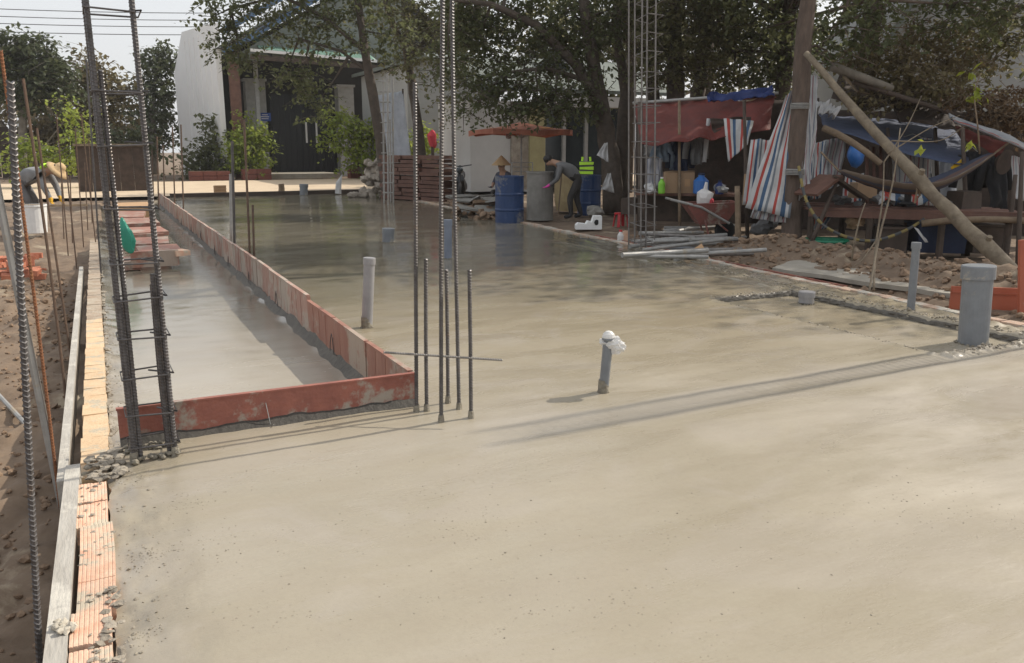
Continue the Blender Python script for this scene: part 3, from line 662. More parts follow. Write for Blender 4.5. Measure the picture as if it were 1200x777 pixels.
# ================================================================== grey planks on the left
pl = MB().span((-0.262, 0.9, -0.06), (-0.232, 4.32, -0.055), 0.062, 0.15)
tag(pl.build('formwork_plank', 'plank'), 'pale grey plank on edge beside the near orange bricks', 'plank', )
pl = MB()
tag(MB().span((-0.285, 4.28, -0.12), (-0.30, 12.5, -0.12), 0.045, 0.16).build('formwork_plank', 'plank'), 'longer weathered plank farther back along the sandy bricks', 'plank')
mb = MB()
for k in range(14): mb.blob((-0.225 + rnd(-0.03, 0.03), 2.76 + rnd(-0.04, 0.04), 0.022 + rnd(0, 0.012)), rnd(0.008, 0.02), 1, (1, 1, 0.8), 0.6)
tag(mb.build('mortar_lump', 'mortar_pale'), 'small crusty lump of mortar on top of the near plank', 'mortar lump')

# ================================================================== red forms
fe = T('form_wall', 'long red formwork wall of worn panels running back along the slab', 'formwork', (1.575, 4.6, -0.18))
pm = []
for v in range(5):
    mb = MB(); L_ = 0.9
    mb.box((0, L_ / 2, 0.0), (0.02, L_ - 0.004, 0.34), jit=0.003)
    mb.box((0, L_ / 2, 0.174), (0.034, L_ - 0.01, 0.008)); mb.box((0.012, 0.02, 0), (0.022, 0.012, 0.33)); [mb.box((-0.011, yy_, 0), (0.005, 0.007, 0.31)) for yy_ in (0.24 + 0.01 * v, 0.47, 0.7 - 0.01 * v)]
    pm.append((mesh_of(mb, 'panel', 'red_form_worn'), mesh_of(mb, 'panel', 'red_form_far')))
y = 4.62; k = 0
while y < 26.8:
    dz = 0.012 if y < 7.2 else 0.05
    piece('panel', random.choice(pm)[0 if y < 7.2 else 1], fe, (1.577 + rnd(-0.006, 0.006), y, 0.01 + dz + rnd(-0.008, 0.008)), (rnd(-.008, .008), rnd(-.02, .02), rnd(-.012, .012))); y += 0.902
mb = MB()
for k in range(9):   # clips and wire hooks on the strip side
    yy = 4.72 + k * 1.8 + rnd(-.3, .3) * (k > 0); zz = rnd(-0.04, 0.03)
    mb.tube([(1.56, yy, zz - 0.09), (1.535, yy, zz - 0.08), (1.53, yy, zz + 0.05), (1.54, yy + 0.07, zz + 0.07), (1.535, yy + 0.10, zz + 0.0), (1.53, yy + 0.1, zz - 0.07)], 0.004, 5)
mb.build('clip', 'rebar', fe)
mb = MB(); yl = axis([(4.62, 12, .05), (12, 26.8, .2)])
for i, yy in enumerate(yl):
    h = 0.075 + 0.045 * nz(0, yy, 2.2) + 0.03 * nz(2, yy, 7)
    mb.v += [Vector((1.50 + .02 * nz(1, yy, 4), yy, -0.152)), Vector((1.545, yy, -0.15 + h * .6)), Vector((1.566, yy, -0.15 + h))]
for i in range(len(yl) - 1):
    for j in range(2): mb.f.append((i * 3 + j, i * 3 + j + 1, (i + 1) * 3 + j + 1, (i + 1) * 3 + j)); mb.m.append(0)
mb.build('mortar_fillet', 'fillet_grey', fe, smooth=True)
fb = T('form_board', 'red formwork board with scraped paint across the front of the strip', 'formwork', (0.8, 4.59, -0.18))
mb = MB(); mb.box((0.785, 4.592, 0.006), (1.61, 0.026, 0.362)); mb.box((0.785, 4.59, 0.190), (1.62, 0.034, 0.010)); 
mb.build('board', 'red_form', fb)
mb = MB()
pts = [(-0.02 + 1.62 * i / 40, 4.572) for i in range(41)]
for i, (x, yy) in enumerate(pts):
    h = 0.038 + 0.02 * nz(x, 0, 4) + 0.012 * nz(x, 3, 14)
    mb.v += [Vector((x, yy - 0.045 + 0.02 * nz(x, 1, 6), -0.005)), Vector((x, yy - 0.012, h * 0.65)), Vector((x, yy + 0.006, h))]
for i in range(40):
    for j in range(2): mb.f.append((i * 3 + j, (i + 1) * 3 + j, (i + 1) * 3 + j + 1, i * 3 + j + 1)); mb.m.append(0)
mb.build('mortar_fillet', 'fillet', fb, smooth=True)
mb = MB().tube([(0.72, 4.57, 0.13), (0.735, 4.54, 0.0), (0.745, 4.50, 0.02)], 0.0025, 4); mb.build('wire', 'steel', fb)

# ================================================================== rebar columns
def col_bar(parent, p0, p1, r=0.0115, m='rebar', name='bar', n=8, pitch=0.016):
    mb = MB().ribbed([p0 , Vector(p0).lerp(Vector(p1), .5) + Vector((rnd(-.006, .006), rnd(-.006, .006), 0)), p1], r, pitch, 0.0021, n, rnd(0, 3)); return mb.build(name, m, parent, smooth=False)
def tie(parent, x0, x1, y0, y1, z, r=0.0042, m='rebar_brown', tilt=0.0, hook=0.10, name='stirrup'):
    mb = MB(); e = 0.02
    p = [(x1 - e, y0 + 0.0, z + tilt), (x0, y0, z), (x0 - 0.004, y1, z - 0.004), (x1, y1, z + tilt + 0.004), (x1 + 0.004, y0 - 0.004, z + tilt + 0.008), (x1 - hook, y0 + (y1 - y0) * 0.45, z + tilt + 0.012)]
    mb.tube(p, r, 6); return mb.build(name, m, parent)
lc = T('rebar_column', 'tall ribbed rebar column with ladder like stirrups at the red board', 'rebar column', (0.13, 4.38, 0))
bx0, bx1, by0, by1 = 0.035, 0.225, 4.30, 4.46
tilt = 0.03
for (x, y_) in ((bx0, by0), (bx1, by0), (bx0, by1), (bx1, by1)):
    col_bar(lc, (x, y_, -0.02), (x + 0.005 * rnd(-1, 1) - 0.02, y_, 3.6))
col_bar(lc, (bx0 + 0.03, by0 + 0.02, -0.02), (bx0 + 0.024, by0 + 0.02, upto(Vector((bx0, by0, 0)), 117, 83).z))
col_bar(lc, (bx1 - 0.026, by0 + 0.02, -0.02), (bx1 - 0.03, by0 + 0.02, upto(Vector((bx1, by0, 0)), 182, 322).z))
col_bar(lc, (bx0 + 0.022, by1 - 0.03, -0.02), (bx0 + 0.02, by1 - 0.03, 0.78))
col_bar(lc, (bx1 - 0.026, by1 - 0.02, -0.02), (bx1 - 0.03, by1 - 0.02, 0.84))
for yy in (520, 482, 440, 393, 350, 307, 243, 172, 108, 14):
    z = upto(Vector((bx1, by0, 0)), 190, yy).z
    tie(lc, bx0 - 0.018, bx1 + 0.018, by0 - 0.018, by1 + 0.018, z, 0.0046, 'rebar', tilt=rnd(-0.012, 0.012), hook=rnd(0.05, 0.12))
for z in (2.35, 2.7, 3.05, 3.4): tie(lc, bx0 - 0.018, bx1 + 0.018, by0 - 0.018, by1 + 0.018, z)
mb = MB()
for k in range(46): mb.blob((rnd(bx0 - .03, bx1 + .03), random.choice((by0, by1)) + rnd(-.03, .03), rnd(0, 0.02)), rnd(0.008, 0.02), 1, (1, 1, .8), 0.5)
for (x, y_) in ((bx0, by0), (bx1, by0), (bx0, by1), (bx1, by1)): mb.lathe((x, y_, -0.01), [(0.022, 0), (0.02, 0.03), (0.0165, 0.055)], 8)
mb.build('mortar', 'mortar', lc)

cc = T('rebar_column', 'six starter rebars with a tied crossbar at the corner of the red boards', 'rebar column', (1.68, 4.36, 0))
for (px, py, tx, ty) in ((488, 483, 486, 98), (517, 495, 519, -40), (538, 480, 529, -40), (552, 490, 550, 317), (500, 482, 499, 304), (525, 472, 523, 317)):
    b = G(px, py); t = upto(b, tx, ty); col_bar(cc, (b.x, b.y, -0.02), t, 0.0108)
    mb = MB().lathe((b.x, b.y, -0.006), [(0.021, 0), (0.019, 0.02), (0.0155, 0.05)], 8); mb.build('mortar_collar', 'mortar', cc)
a, b = P(450, 413, 4.72), P(588, 422, 4.66)
mb = MB().ribbed([a, b], 0.0062, 0.014, 0.0018, 7); mb.build('crossbar', 'rebar_pale', cc)
b0 = G(517, 495)

rc = T('rebar_column', 'rebar column standing past the right end of the column row', 'rebar column', (7.15, 4.02, 0))
for (x, y_) in ((7.05, 3.92), (7.25, 3.92), (7.05, 4.14), (7.25, 4.14)): MB().tube([(x, y_, -0.05), (x, y_, 5.0)], 0.013, 8).build('bar', 'rebar', rc)
for k in range(74): tie(rc, 7.03, 7.27, 3.90, 4.16, 0.06 + 0.066 * k, 0.0055)

# galvanised cage column at the right slab edge
mc = T('rebar_column', 'tall slender rebar cage beside the pile of steel pipes', 'rebar column', (7.4, 10.9, 0))
for (px, py) in ((737, 289), (744, 287), (751, 294), (757, 292), (767, 294)):
    b = G(px, py, 0.0); MB().tube([(b.x, b.y, -0.1), upto(b, px + (2 if px > 750 else -0), -60)], 0.0125, 6).build('bar', 'rebar_pale', mc)
A, B_, C_, D_ = G(737, 289), G(751, 295), G(768, 293), G(753, 286)
for k in range(21):
    z = 0.14 + k * 0.245 + rnd(-0.03, 0.03); q = []
    for p in (A, B_, C_, D_, A): q.append((p.x, p.y, z + rnd(-0.008, 0.008)))
    MB().tube(q, 0.007, 5).build('stirrup', 'rebar_pale', mc)

# column by the draped sheet
dc = T('rebar_column', 'rebar column with tied laps in front of the hanging grey sheet', 'rebar column', (9, 26, 0))
for (px, py, t) in ((450, 238, 92), (455, 240, 86), (461, 238, 90), (458, 236, 140)):
    b = G(px, py); MB().tube([(b.x, b.y, -0.05), upto(b, px - 1, t)], 0.026, 6).build('bar', 'steel', dc)
A, B_ = G(449, 239), G(461, 239)
for k in range(12):
    z = 0.3 + k * 0.27; MB().tube([(A.x, A.y, z), (B_.x, B_.y, z), (B_.x + .1, B_.y + .3, z), (A.x + .1, A.y + .3, z), (A.x, A.y, z)], 0.012, 5).build('stirrup', 'steel', dc)

# ---- single starter bars and props standing about
def bar(base, top, r, m, label, ribs=False, group=None, name='starter_bar', bend=None, cat='rebar'):
    base = Vector(base); top = Vector(top); mid = (base + top) / 2 + (Vector(bend) if bend else Vector((0, 0, 0)))
    pts = [base, top] if not bend else [base, uv(base, mid, .5) + Vector(bend) * .25, mid, uv(mid, top, .5) + Vector(bend) * .25, top]
    mb = MB().ribbed(pts, r, 0.0165, r * 0.24, 8) if ribs else MB().tube(pts, r, 7)
    return tag(mb.build(name, m, origin=base), label, cat, group)
b = G(50, 850, -0.34); bar(b, upto(b, 12, 97), 0.0098, 'rebar', 'thick ribbed grey rebar nearest the camera on the far left', True)
b = G(71, 600, -0.34); bar(b, upto(b, 1, 60), 0.0075, 'rebar_rust', 'rusty orange ribbed rebar beside the leaning pale pole', True, bend=(0.006, 0.01, 0))
b = G(73, 598, -0.34); bar(b, upto(b, -14, 170), 0.019, 'steel', 'smooth pale grey pole leaning behind the thick ribbed rebar', name='support_pole', cat='pole')
b = G(80, 490, -0.34); bar(b, upto(b, 27, 92), 0.0095, 'rebar_brown', 'tall thin brown rebar left of the plank', False, bend=(0.01, 0.01, 0))
b = G(85, 432, -0.34); bar(b, upto(b, 43, 150), 0.0095, 'rebar_brown', 'shorter brown rebar just right of the tall thin one', False)
b = G(44, 512, -0.34); a = G(-70, 395, -0.1); bar(b, a + Vector((0, 0, 0.05)), 0.016, 'steel', 'short pale pole lying on the soil at the left edge', name='support_pole', cat='pole')
b = G(119, 330, -0.15); bar(b, upto(b, 101, 70), 0.011, 'rebar', 'dark rebar standing in the strip left of the ladder column')
group = 'thin starter bars along the left edge'
ORD = ('first','second','third','fourth','fifth','sixth','seventh','eighth')
for k_, (px, py, tx, ty, z) in enumerate(((80, 300, 66, 134, -.2), (90, 315, 78, 200, -.2), (113, 292, 95, 134, -.15), (98, 290, 88, 150, -.2), (85, 285, 82, 205, -.1), (103, 270, 99, 190, -.1), (75, 280, 72, 215, -.1), (108, 262, 104, 160, -.1))):
    b = G(px, py, z); bar(b, upto(b, tx, ty), 0.010, 'rebar_brown', ORD[sorted((75, 80, 85, 90, 98, 103, 108, 113)).index(px)] + ' from the left of the thin brown bars behind the left bricks', group=group)
group = 'starter bars at the far end of the form wall'
for (px, py, tx, ty) in ((205, 243, 202, 148), (215, 246, 212, 146), (186, 246, 184, 160), (193, 240, 191, 170), (180, 236, 178, 175)):
    b = G(px, py); bar(b, upto(b, tx, ty), 0.018, 'rebar_brown', ORD[(180, 186, 193, 205, 215).index(px)] + ' from the left of the starter bars at the red wall far end', group=group)
b = G(275, 290); bar(b, upto(b, 272, 165), 0.021, 'rebar', 'dark starter bar close behind the bright steel sleeve')
b = G(272, 286); bar(b, upto(b, 271, 204), 0.035, 'steel', 'bright steel sleeve on a bar behind the form wall', name='steel_sleeve', cat='steel sleeve')
b = G(293, 302); bar(b, upto(b, 286, 140), 0.016, 'rebar_brown', 'tall brown starter bar in front of the bright round bush')
b = G(298, 303); bar(b, upto(b, 296, 240), 0.016, 'rebar_brown', 'short starter bar at the foot of the tall brown one')

# ================================================================== pvc pipes in the slab
def pvc(label, base, top, r, m, cap=0.0, capr=1.14, capl=0.07, group=None, mouth=True):
    t = T('drain_pipe', label, 'pipe', base); base = Vector(base); top = Vector(top); ax = (top - base); L_ = ax.length
    q = Vector((0, 0, 1)).rotation_difference(ax.normalized()).to_matrix()
    mb = MB().lathe(base, [(r * 1.0, -0.03), (r, 0.0), (r, L_ - 0.002)] + ([] if not mouth else [(r * 0.9, L_), (r * 0.88, L_ - 0.05)]), 24, tilt=q); mb.build('tube', m, t, smooth=False)
    if cap:
        mb = MB().lathe(base + q @ Vector((0, 0, L_ - capl)), [(r * 1.01, 0), (r * capr, 0.001), (r * capr, capl), (r * capr * 0.96, capl + 0.008), (0.001, capl + 0.010)], 24, tilt=q); mb.build('cap', m, t)
    mb = MB()
    for k in range(20):
        a = k * 0.314; mb.blob(base + Vector((math.cos(a) * r * 1.1, math.sin(a) * r * 1.1, slab_z(base.x, base.y) - base.z + 0.004)), rnd(0.35, 0.6) * max(0.012, r * 0.28), 1, (1, 1, 0.7), 0.5)
    mb.build('mortar', 'mortar', t)
    return t
b = G(430, 383); t = pvc('pale grey pvc pipe with a white rim in the middle of the slab', b, upto(b, 433, 303), 0.047, 'pipe_light', 0.02, 1.12, 0.05)
MB().lathe(b - Vector((0, 0, 0.01)), [(0.049, 0), (0.0485, 0.08), (0.047, 0.10)], 20).build('mortar_coat', 'mortar', t)
b = G(1140, 402, -0.04); pvc('wide grey pvc pipe with a cap near the orange form box', b, upto(b, 1147, 312), 0.112, 'pipe', 0.05, 1.13, 0.10)
b = G(1067, 366, 0.0); pvc('slim grey pvc pipe with a small cap on the rough concrete edge', b, upto(b, 1074, 285), 0.036, 'pipe', 0.02, 1.22, 0.05)
b = G(455, 284); pvc('short dark grey pipe stub in the wet back slab', b, upto(b, 455, 268), 0.095, 'pipe', 0.02, 1.08, 0.08)
b = G(525, 303); pvc('pale blue pipe standing behind the six starter rebars', b, upto(b, 525, 258), 0.055, 'pipe_blue', 0.02, 1.12, 0.08)
b = G(945, 351, 0.0); pvc('low grey pipe stub at the corner of the sunken floor', b, b + Vector((0, 0, 0.075)), 0.075, 'pipe_light', 0.02, 1.1, 0.05)
b = G(356, 229, 0); pvc('small grey pipe at the far end of the slab before the gate', b, upto(b, 356, 216), 0.13, 'pipe', 0.02, 1.1, 0.1)
# pipe with white plastic bag tied over its mouth
b = G(707, 460); t = pvc('thin grey pipe with white plastic tied over its top', b, upto(b, 713, 398), 0.031, 'pipe', 0, mouth=False)
MB().lathe(b - Vector((0, 0, 0.005)), [(0.035, 0), (0.034, 0.06), (0.032, 0.09)], 16).build('mortar_coat', 'mortar', t)
tp = upto(b, 713, 404)
bm = bmesh.new(); bmesh.ops.create_icosphere(bm, subdivisions=4, radius=1); mb = MB(); vv = []
for v in bm.verts:
    c = v.co; k = 1 + 0.30 * noise.noise(c * 2.6 + Vector((3, 1, 2))) + 0.22 * abs(noise.noise(c * 5.5)) + 0.08 * noise.noise(c * 12)
    vv.append(tp + RT * (c.x * 0.062 * k + 0.018 + 0.016 * (c.z < 0)) + Vector((0, c.y * 0.05 * k, c.z * 0.055 * k + 0.0)))
mb.add(vv, [tuple(v.index for v in f.verts) for f in bm.faces]); bm.free(); mb.build('plastic_wrap', 'wrap', t)
MB().lathe(tp + Vector((0, 0, 0.035)), [(0.036, 0), (0.042, 0.015), (0.035, 0.035), (0.02, 0.05), (0.002, 0.055)], 16).build('wrap_crown', 'wrap', t)
MB().lathe(tp + Vector((0, 0, 0.03)), [(0.040, 0), (0.043, 0.008), (0.040, 0.016)], 16).build('rubber_band', 'pipe', t)

# ================================================================== stacked forms inside the strip
st = T('form_stack', 'pile of red steel form panels lying in the strip with mortar on them', 'form panels', (0.6, 13, -0.15))
def fpanel(c, size, rz=0, ry=0, m='red_form_worn'):
    mb = MB(); rot = Matrix.Rotation(rz, 3, 'Z') @ Matrix.Rotation(ry, 3, 'X'); mb.box(c, size, rot, jit=0.004); mb.build('panel', m, st)
fpanel((0.62, 12.6, 0.0), (0.62, 0.06, 0.22), 0.03); fpanel((0.70, 13.0, 0.08), (0.56, 0.55, 0.05), 0.05, 0.06); fpanel((0.6, 13.9, 0.10), (0.6, 0.8, 0.06), -0.05, 0.03)
fpanel((0.62, 14.8, 0.02), (0.55, 0.08, 0.26), 0.02); fpanel((0.66, 15.6, 0.12), (0.6, 0.9, 0.06), 0.08, 0.02); fpanel((0.62, 17, 0.10), (0.62, 1.4, 0.2), 0.02); fpanel((0.55, 18.6, 0.18), (0.5, 1.0, 0.07), -0.1, 0.05); fpanel((0.66, 20.5, 0.15), (0.7, 1.6, 0.25), 0.02, 0.02, 'tan_board')
fpanel((0.95, 12.7, 0.06), (0.2, 0.3, 0.07), 0.3, 0, 'brick'); fpanel((0.3, 12.9, -0.08), (0.2, 0.6, 0.12), 0.1)
# green plastic bag hung on the stack
c = P(147, 276, 11.0); bm = bmesh.new(); bmesh.ops.create_icosphere(bm, subdivisions=3, radius=1); mb = MB()
mb.add([c + RT * ((v.co.x * 0.11 + v.co.z * -0.05) * (1.0 - 0.55 * max(0, v.co.z)) * (1 + 0.35 * noise.noise(v.co * 2.3))) + Vector((0, v.co.y * 0.07, v.co.z * 0.24)) for v in bm.verts], [tuple(v.index for v in f.verts) for f in bm.faces]); bm.free()
tag(mb.build('plastic_bag', 'green_bag', smooth=False), 'turquoise green plastic bag against the red form panels', 'plastic bag')

# ================================================================== right edge: orange forms
t = T('form_box', 'orange formwork box with an upright post at the right edge of the photo', 'formwork', G(1150, 362, -0.05))
a, b = G(1112, 362, -0.06), G(1215, 366, -0.06); top = upto(a, 1112, 335).z
d = (b - a).normalized()
MB().span(a + Vector((0, 0, (top + .06) / 2)), b + d * 0.3 + Vector((0, 0, (top + .06) / 2)), 0.03, top + .06).build('board', 'orange_form', t)
MB().span(a + Vector((0, 0, top + 0.004)), b + d * 0.3 + Vector((0, 0, top + 0.004)), 0.06, 0.012).build('flange', 'orange_form', t)
pb = G(1198, 370, -0.06); pt = upto(pb, 1199, 281)
MB().span(pb, pt, 0.075, 0.035, tuple(FW)).build('post', 'orange_form', t)

# ================================================================== people
def person(name_label, cat, loc, heading, J, E_, regions, mats, children=(), group=None):
    # J: joints {name: (x forward, y left, z up, radius)}, E_: bones, regions: {joint: material index}
    t = T('person', name_label, cat, loc, group)
    names = list(J); idx = {n: i for i, n in enumerate(names)}
    me = bpy.data.meshes.new('tmp'); me.from_pydata([J[n][:3] for n in names], [(idx[a], idx[b]) for a, b in E_], [])
    o = bpy.data.objects.new('tmp', me); C.objects.link(o)
    o.modifiers.new('s', 'SKIN'); sd = me.skin_vertices[0].data
    for n in names: sd[idx[n]].radius = (J[n][3], J[n][3]); sd[idx[n]].use_root = (n == 'pelvis')
    ss = o.modifiers.new('d', 'SUBSURF'); ss.levels = 2; ss.render_levels = 2
    dg = bpy.context.evaluated_depsgraph_get(); ev = o.evaluated_get(dg); m2 = bpy.data.meshes.new_from_object(ev)
    rot = Matrix.Rotation(heading, 3, 'Z')
    segs = [(Vector(J[a][:3]), Vector(J[b][:3]), regions.get(b, regions.get(a, 0))) for a, b in E_]
    def near(p):
        best = (9e9, 0)
        for a, b, r in segs:
            ab = b - a; u = max(0, min(1, (p - a).dot(ab) / max(1e-9, ab.length_squared))); dd = (p - a - ab * u).length
            if dd < best[0]: best = (dd, r)
        return best[1]
    mi = [near(p.center) for p in m2.polygons]
    for v in m2.vertices: v.co = rot @ v.co
    m2.materials.clear()
    for k in mats: m2.materials.append(MT[k])
    m2.polygons.foreach_set('material_index', mi); m2.polygons.foreach_set('use_smooth', [True] * len(mi)); m2.name = 'body'
    bpy.data.objects.remove(o); b = bpy.data.objects.new('body', m2); C.objects.link(b); b.parent = t
    def put(nm, mb, m, smooth=True):
        for i, p in enumerate(mb.v): mb.v[i] = Vector(loc) + rot @ p
        return mb.build(nm, m, t, smooth=smooth)
    return t, put
def fingers(J, E_, w, d, side, r=0.009):
    # palm and five fingers from wrist joint w along direction d
    p = Vector(J[w][:3]); d = Vector(d).normalized(); s = d.cross(Vector((0, 1, 0))).normalized() if abs(d.y) < .9 else Vector((1, 0, 0))
    s = Vector((0, 1, 0)) if abs(d.y) < 0.8 else Vector((1, 0, 0)); s = (s - d * s.dot(d)).normalized(); n = d.cross(s)
    J[w + 'palm'] = (*(p + d * 0.075), 0.032); E_.append((w, w + 'palm')); q = p + d * 0.075
    for k, (off, L_) in enumerate(((-0.033, 0.07), (-0.011, 0.085), (0.011, 0.08), (0.033, 0.062))):
        a, b = w + 'f%da' % k, w + 'f%db' % k
        J[a] = (*(q + s * off + d * 0.035 + n * 0.01), r); J[b] = (*(q + s * off * 1.1 + d * (0.035 + L_ * .7) + n * 0.035), r * .85); E_ += [(w + 'palm', a), (a, b)]
    J[w + 't'] = (*(p + d * 0.06 - s * side * 0.055 + n * 0.02), r); E_.append((w, w + 't'))
BONES = [('pelvis', 'waist'), ('waist', 'chest'), ('chest', 'neck'), ('neck', 'jaw'), ('jaw', 'head'), ('head', 'crown'), ('jaw', 'nose')]
for s in 'lr': BONES += [('chest', s + 'sh'), (s + 'sh', s + 'el'), (s + 'el', s + 'wr'), ('pelvis', s + 'hip'), (s + 'hip', s + 'kn'), (s + 'kn', s + 'an'), (s + 'an', s + 'toe')]
REG = {'pelvis': 1, 'waist': 0, 'chest': 0, 'neck': 2, 'jaw': 2, 'head': 2, 'crown': 2, 'nose': 2}
for s in 'lr': REG.update({s + 'sh': 0, s + 'el': 0, s + 'wr': 2, s + 'hip': 1, s + 'kn': 1, s + 'an': 1, s + 'toe': 3})
def glove_reg(J, reg, k):
    for n in J:
        if ('wr' in n and len(n) > 3): reg[n] = k
    return reg
def face(put, J, hair=True, cap_only=False):
    h = Vector(J['head'][:3]); j = Vector(J['jaw'][:3]); c = Vector(J['crown'][:3]); n = Vector(J['nose'][:3])
    up = (c - j).normalized(); f = (n - j); f = (f - up * f.dot(up)).normalized(); s = up.cross(f)
    for k in (-1, 1):
        put('eye', MB().blob(h + f * 0.088 + s * k * 0.034 - up * 0.005, 0.013, 1, jit=0), ['hair'])
        put('ear', MB().blob(h + s * k * 0.088 - up * 0.01, 0.028, 1, (0.6, 0.5, 1), 0), ['skin'])
    put('mouth', MB().blob(h + f * 0.085 - up * 0.065, 0.02, 1, (0.5, 1.1, 0.3), 0), ['shirt_brown'])
    if hair: put('hair', MB().blob(h + up * 0.045 - f * 0.022, 0.108, 2, (1, 0.95, 0.95), 0.12), ['hair'])

# the worker bending by the cement tank (faces photo-left)
def bent(J0, reach, lean):
    J = dict(J0); return J
J = {'pelvis': (-0.18, 0, 0.88, 0.18), 'waist': (-0.05, 0, 1.03, 0.185), 'chest': (0.20, 0, 1.17, 0.20), 'neck': (0.36, 0, 1.22, 0.06), 'jaw': (0.43, 0, 1.21, 0.075), 'head': (0.49, 0, 1.25, 0.095), 'crown': (0.53, 0, 1.31, 0.075), 'nose': (0.545, 0, 1.18, 0.02)}
for s, k in (('l', 1), ('r', -1)):
    J[s + 'sh'] = (0.24, k * 0.19, 1.13, 0.075); J[s + 'el'] = (0.30, k * 0.24, 0.86, 0.05); J[s + 'wr'] = (0.46, k * 0.14, 0.74, 0.036)
    J[s + 'hip'] = (-0.16, k * 0.10, 0.82, 0.105); J[s + 'kn'] = (-0.06 + 0.08 * k, k * 0.12, 0.45, 0.075); J[s + 'an'] = (-0.14 + 0.12 * k, k * 0.12, 0.07, 0.05); J[s + 'toe'] = (0.03 + 0.12 * k, k * 0.13, 0.035, 0.045)
Eb = list(BONES); fingers(J, Eb, 'lwr', (0.8, -0.1, -0.5), 1); fingers(J, Eb, 'rwr', (0.8, 0.1, -0.5), -1)
reg = glove_reg(J, dict(REG), 4); reg['lwr'] = reg['rwr'] = 0
loc = G(668, 256, -0.02); face_left = math.pi - YAW
t, put = person('worker in a grey shirt bending over by the cement tank with pink gloves', 'person', loc, face_left, J, Eb, reg, ('shirt_dark', 'trousers', 'skin', 'rubber', 'glove_pink')); face(put, J)
lp = loc + Matrix.Rotation(face_left, 3, 'Z') @ Vector((0.5, 0, 0.7))
tag(MB().tube([lp + Vector((0.36, 0.0, 0.50)), lp + Vector((0.30, 0.05, -0.62))], 0.016, 6).build('shovel', 'wood'), 'thin wooden shovel handle standing upright before the bending worker', 'shovel')

# the worker with the straw hat on the left (faces photo-right)
J = {'pelvis': (-0.32, 0, 0.86, 0.19), 'waist': (-0.14, 0, 1.02, 0.20), 'chest': (0.16, 0, 1.06, 0.21), 'neck': (0.32, 0, 1.10, 0.06), 'jaw': (0.40, 0, 1.06, 0.075), 'head': (0.46, 0, 1.10, 0.095), 'crown': (0.51, 0, 1.15, 0.075), 'nose': (0.50, 0, 1.00, 0.02)}
for s, k in (('l', 1), ('r', -1)):
    J[s + 'sh'] = (0.18, k * 0.19, 1.04, 0.08); J[s + 'el'] = (0.28, k * 0.25, 0.78, 0.068); J[s + 'wr'] = (0.36, k * 0.2, 0.55, 0.05)
    J[s + 'hip'] = (-0.30, k * 0.10, 0.80, 0.105); J[s + 'kn'] = (-0.12, k * 0.13, 0.45, 0.075); J[s + 'an'] = (-0.25, k * 0.13, 0.07, 0.05); J[s + 'toe'] = (-0.06, k * 0.14, 0.035, 0.045)
Eb = list(BONES); fingers(J, Eb, 'lwr', (0.25, 0, -1), 1); fingers(J, Eb, 'rwr', (0.25, 0, -1), -1)
reg = glove_reg(J, dict(REG), 4); reg['lwr'] = reg['rwr'] = 0
loc = G(48, 262, -0.05) ; hd = -YAW
t, put = person('worker in a straw hat and grey shirt bending over on the left', 'person', loc, hd, J, Eb, reg, ('shirt_grey', 'trousers_grey', 'skin', 'rubber', 'glove_yellow')); face(put, J)
tilt = Matrix.Rotation(R(48), 3, 'Y')
put('straw_hat', MB().lathe((0.50, 0, 1.12), [(0.24, -0.045), (0.25, -0.03), (0.17, 0.015), (0.115, 0.03), (0.10, 0.10), (0.07, 0.14), (0.002, 0.145)], 20, tilt=tilt), 'straw')
put('collar_strip', MB().tube([(0.22, -0.15, 1.15), (0.24, -0.04, 1.22), (0.24, 0.05, 1.22), (0.22, 0.15, 1.16)], 0.035, 6), 'neon')

# seated person with a conical hat under the parasol
J = {'pelvis': (-0.1, 0, 0.40, 0.15), 'waist': (-0.08, 0, 0.58, 0.145), 'chest': (0.0, 0, 0.80, 0.155), 'neck': (0.05, 0, 0.97, 0.055), 'jaw': (0.09, 0, 1.03, 0.07), 'head': (0.10, 0, 1.10, 0.09), 'crown': (0.10, 0, 1.17, 0.075), 'nose': (0.19, 0, 1.06, 0.02)}
for s, k in (('l', 1), ('r', -1)):
    J[s + 'sh'] = (0.0, k * 0.18, 0.88, 0.07); J[s + 'el'] = (0.12, k * 0.24, 0.64, 0.048); J[s + 'wr'] = (0.34, k * 0.14, 0.58, 0.034)
    J[s + 'hip'] = (-0.04, k * 0.10, 0.38, 0.10); J[s + 'kn'] = (0.34, k * 0.14, 0.46, 0.07); J[s + 'an'] = (0.28, k * 0.13, 0.07, 0.045); J[s + 'toe'] = (0.44, k * 0.14, 0.035, 0.04)
Eb = list(BONES); fingers(J, Eb, 'lwr', (1, 0, -0.2), 1); fingers(J, Eb, 'rwr', (1, 0, -0.2), -1)
loc = P(590, 215, 22); loc.z = -0.05
t, put = person('person in a pale conical hat sitting behind the blue barrel under the parasol', 'person', loc, math.pi + 0.6, J, Eb, dict(REG), ('shirt_blue', 'trousers', 'skin', 'rubber')); face(put, J, True)
put('conical_hat', MB().lathe((0.10, 0, 1.12), [(0.26, 0.0), (0.255, 0.012), (0.10, 0.17), (0.002, 0.26)], 20), 'straw')
z0 = 0.0
put('stool_seat', MB().box((-0.1, 0, 0.24), (0.3, 0.3, 0.1)), 'wood_red')

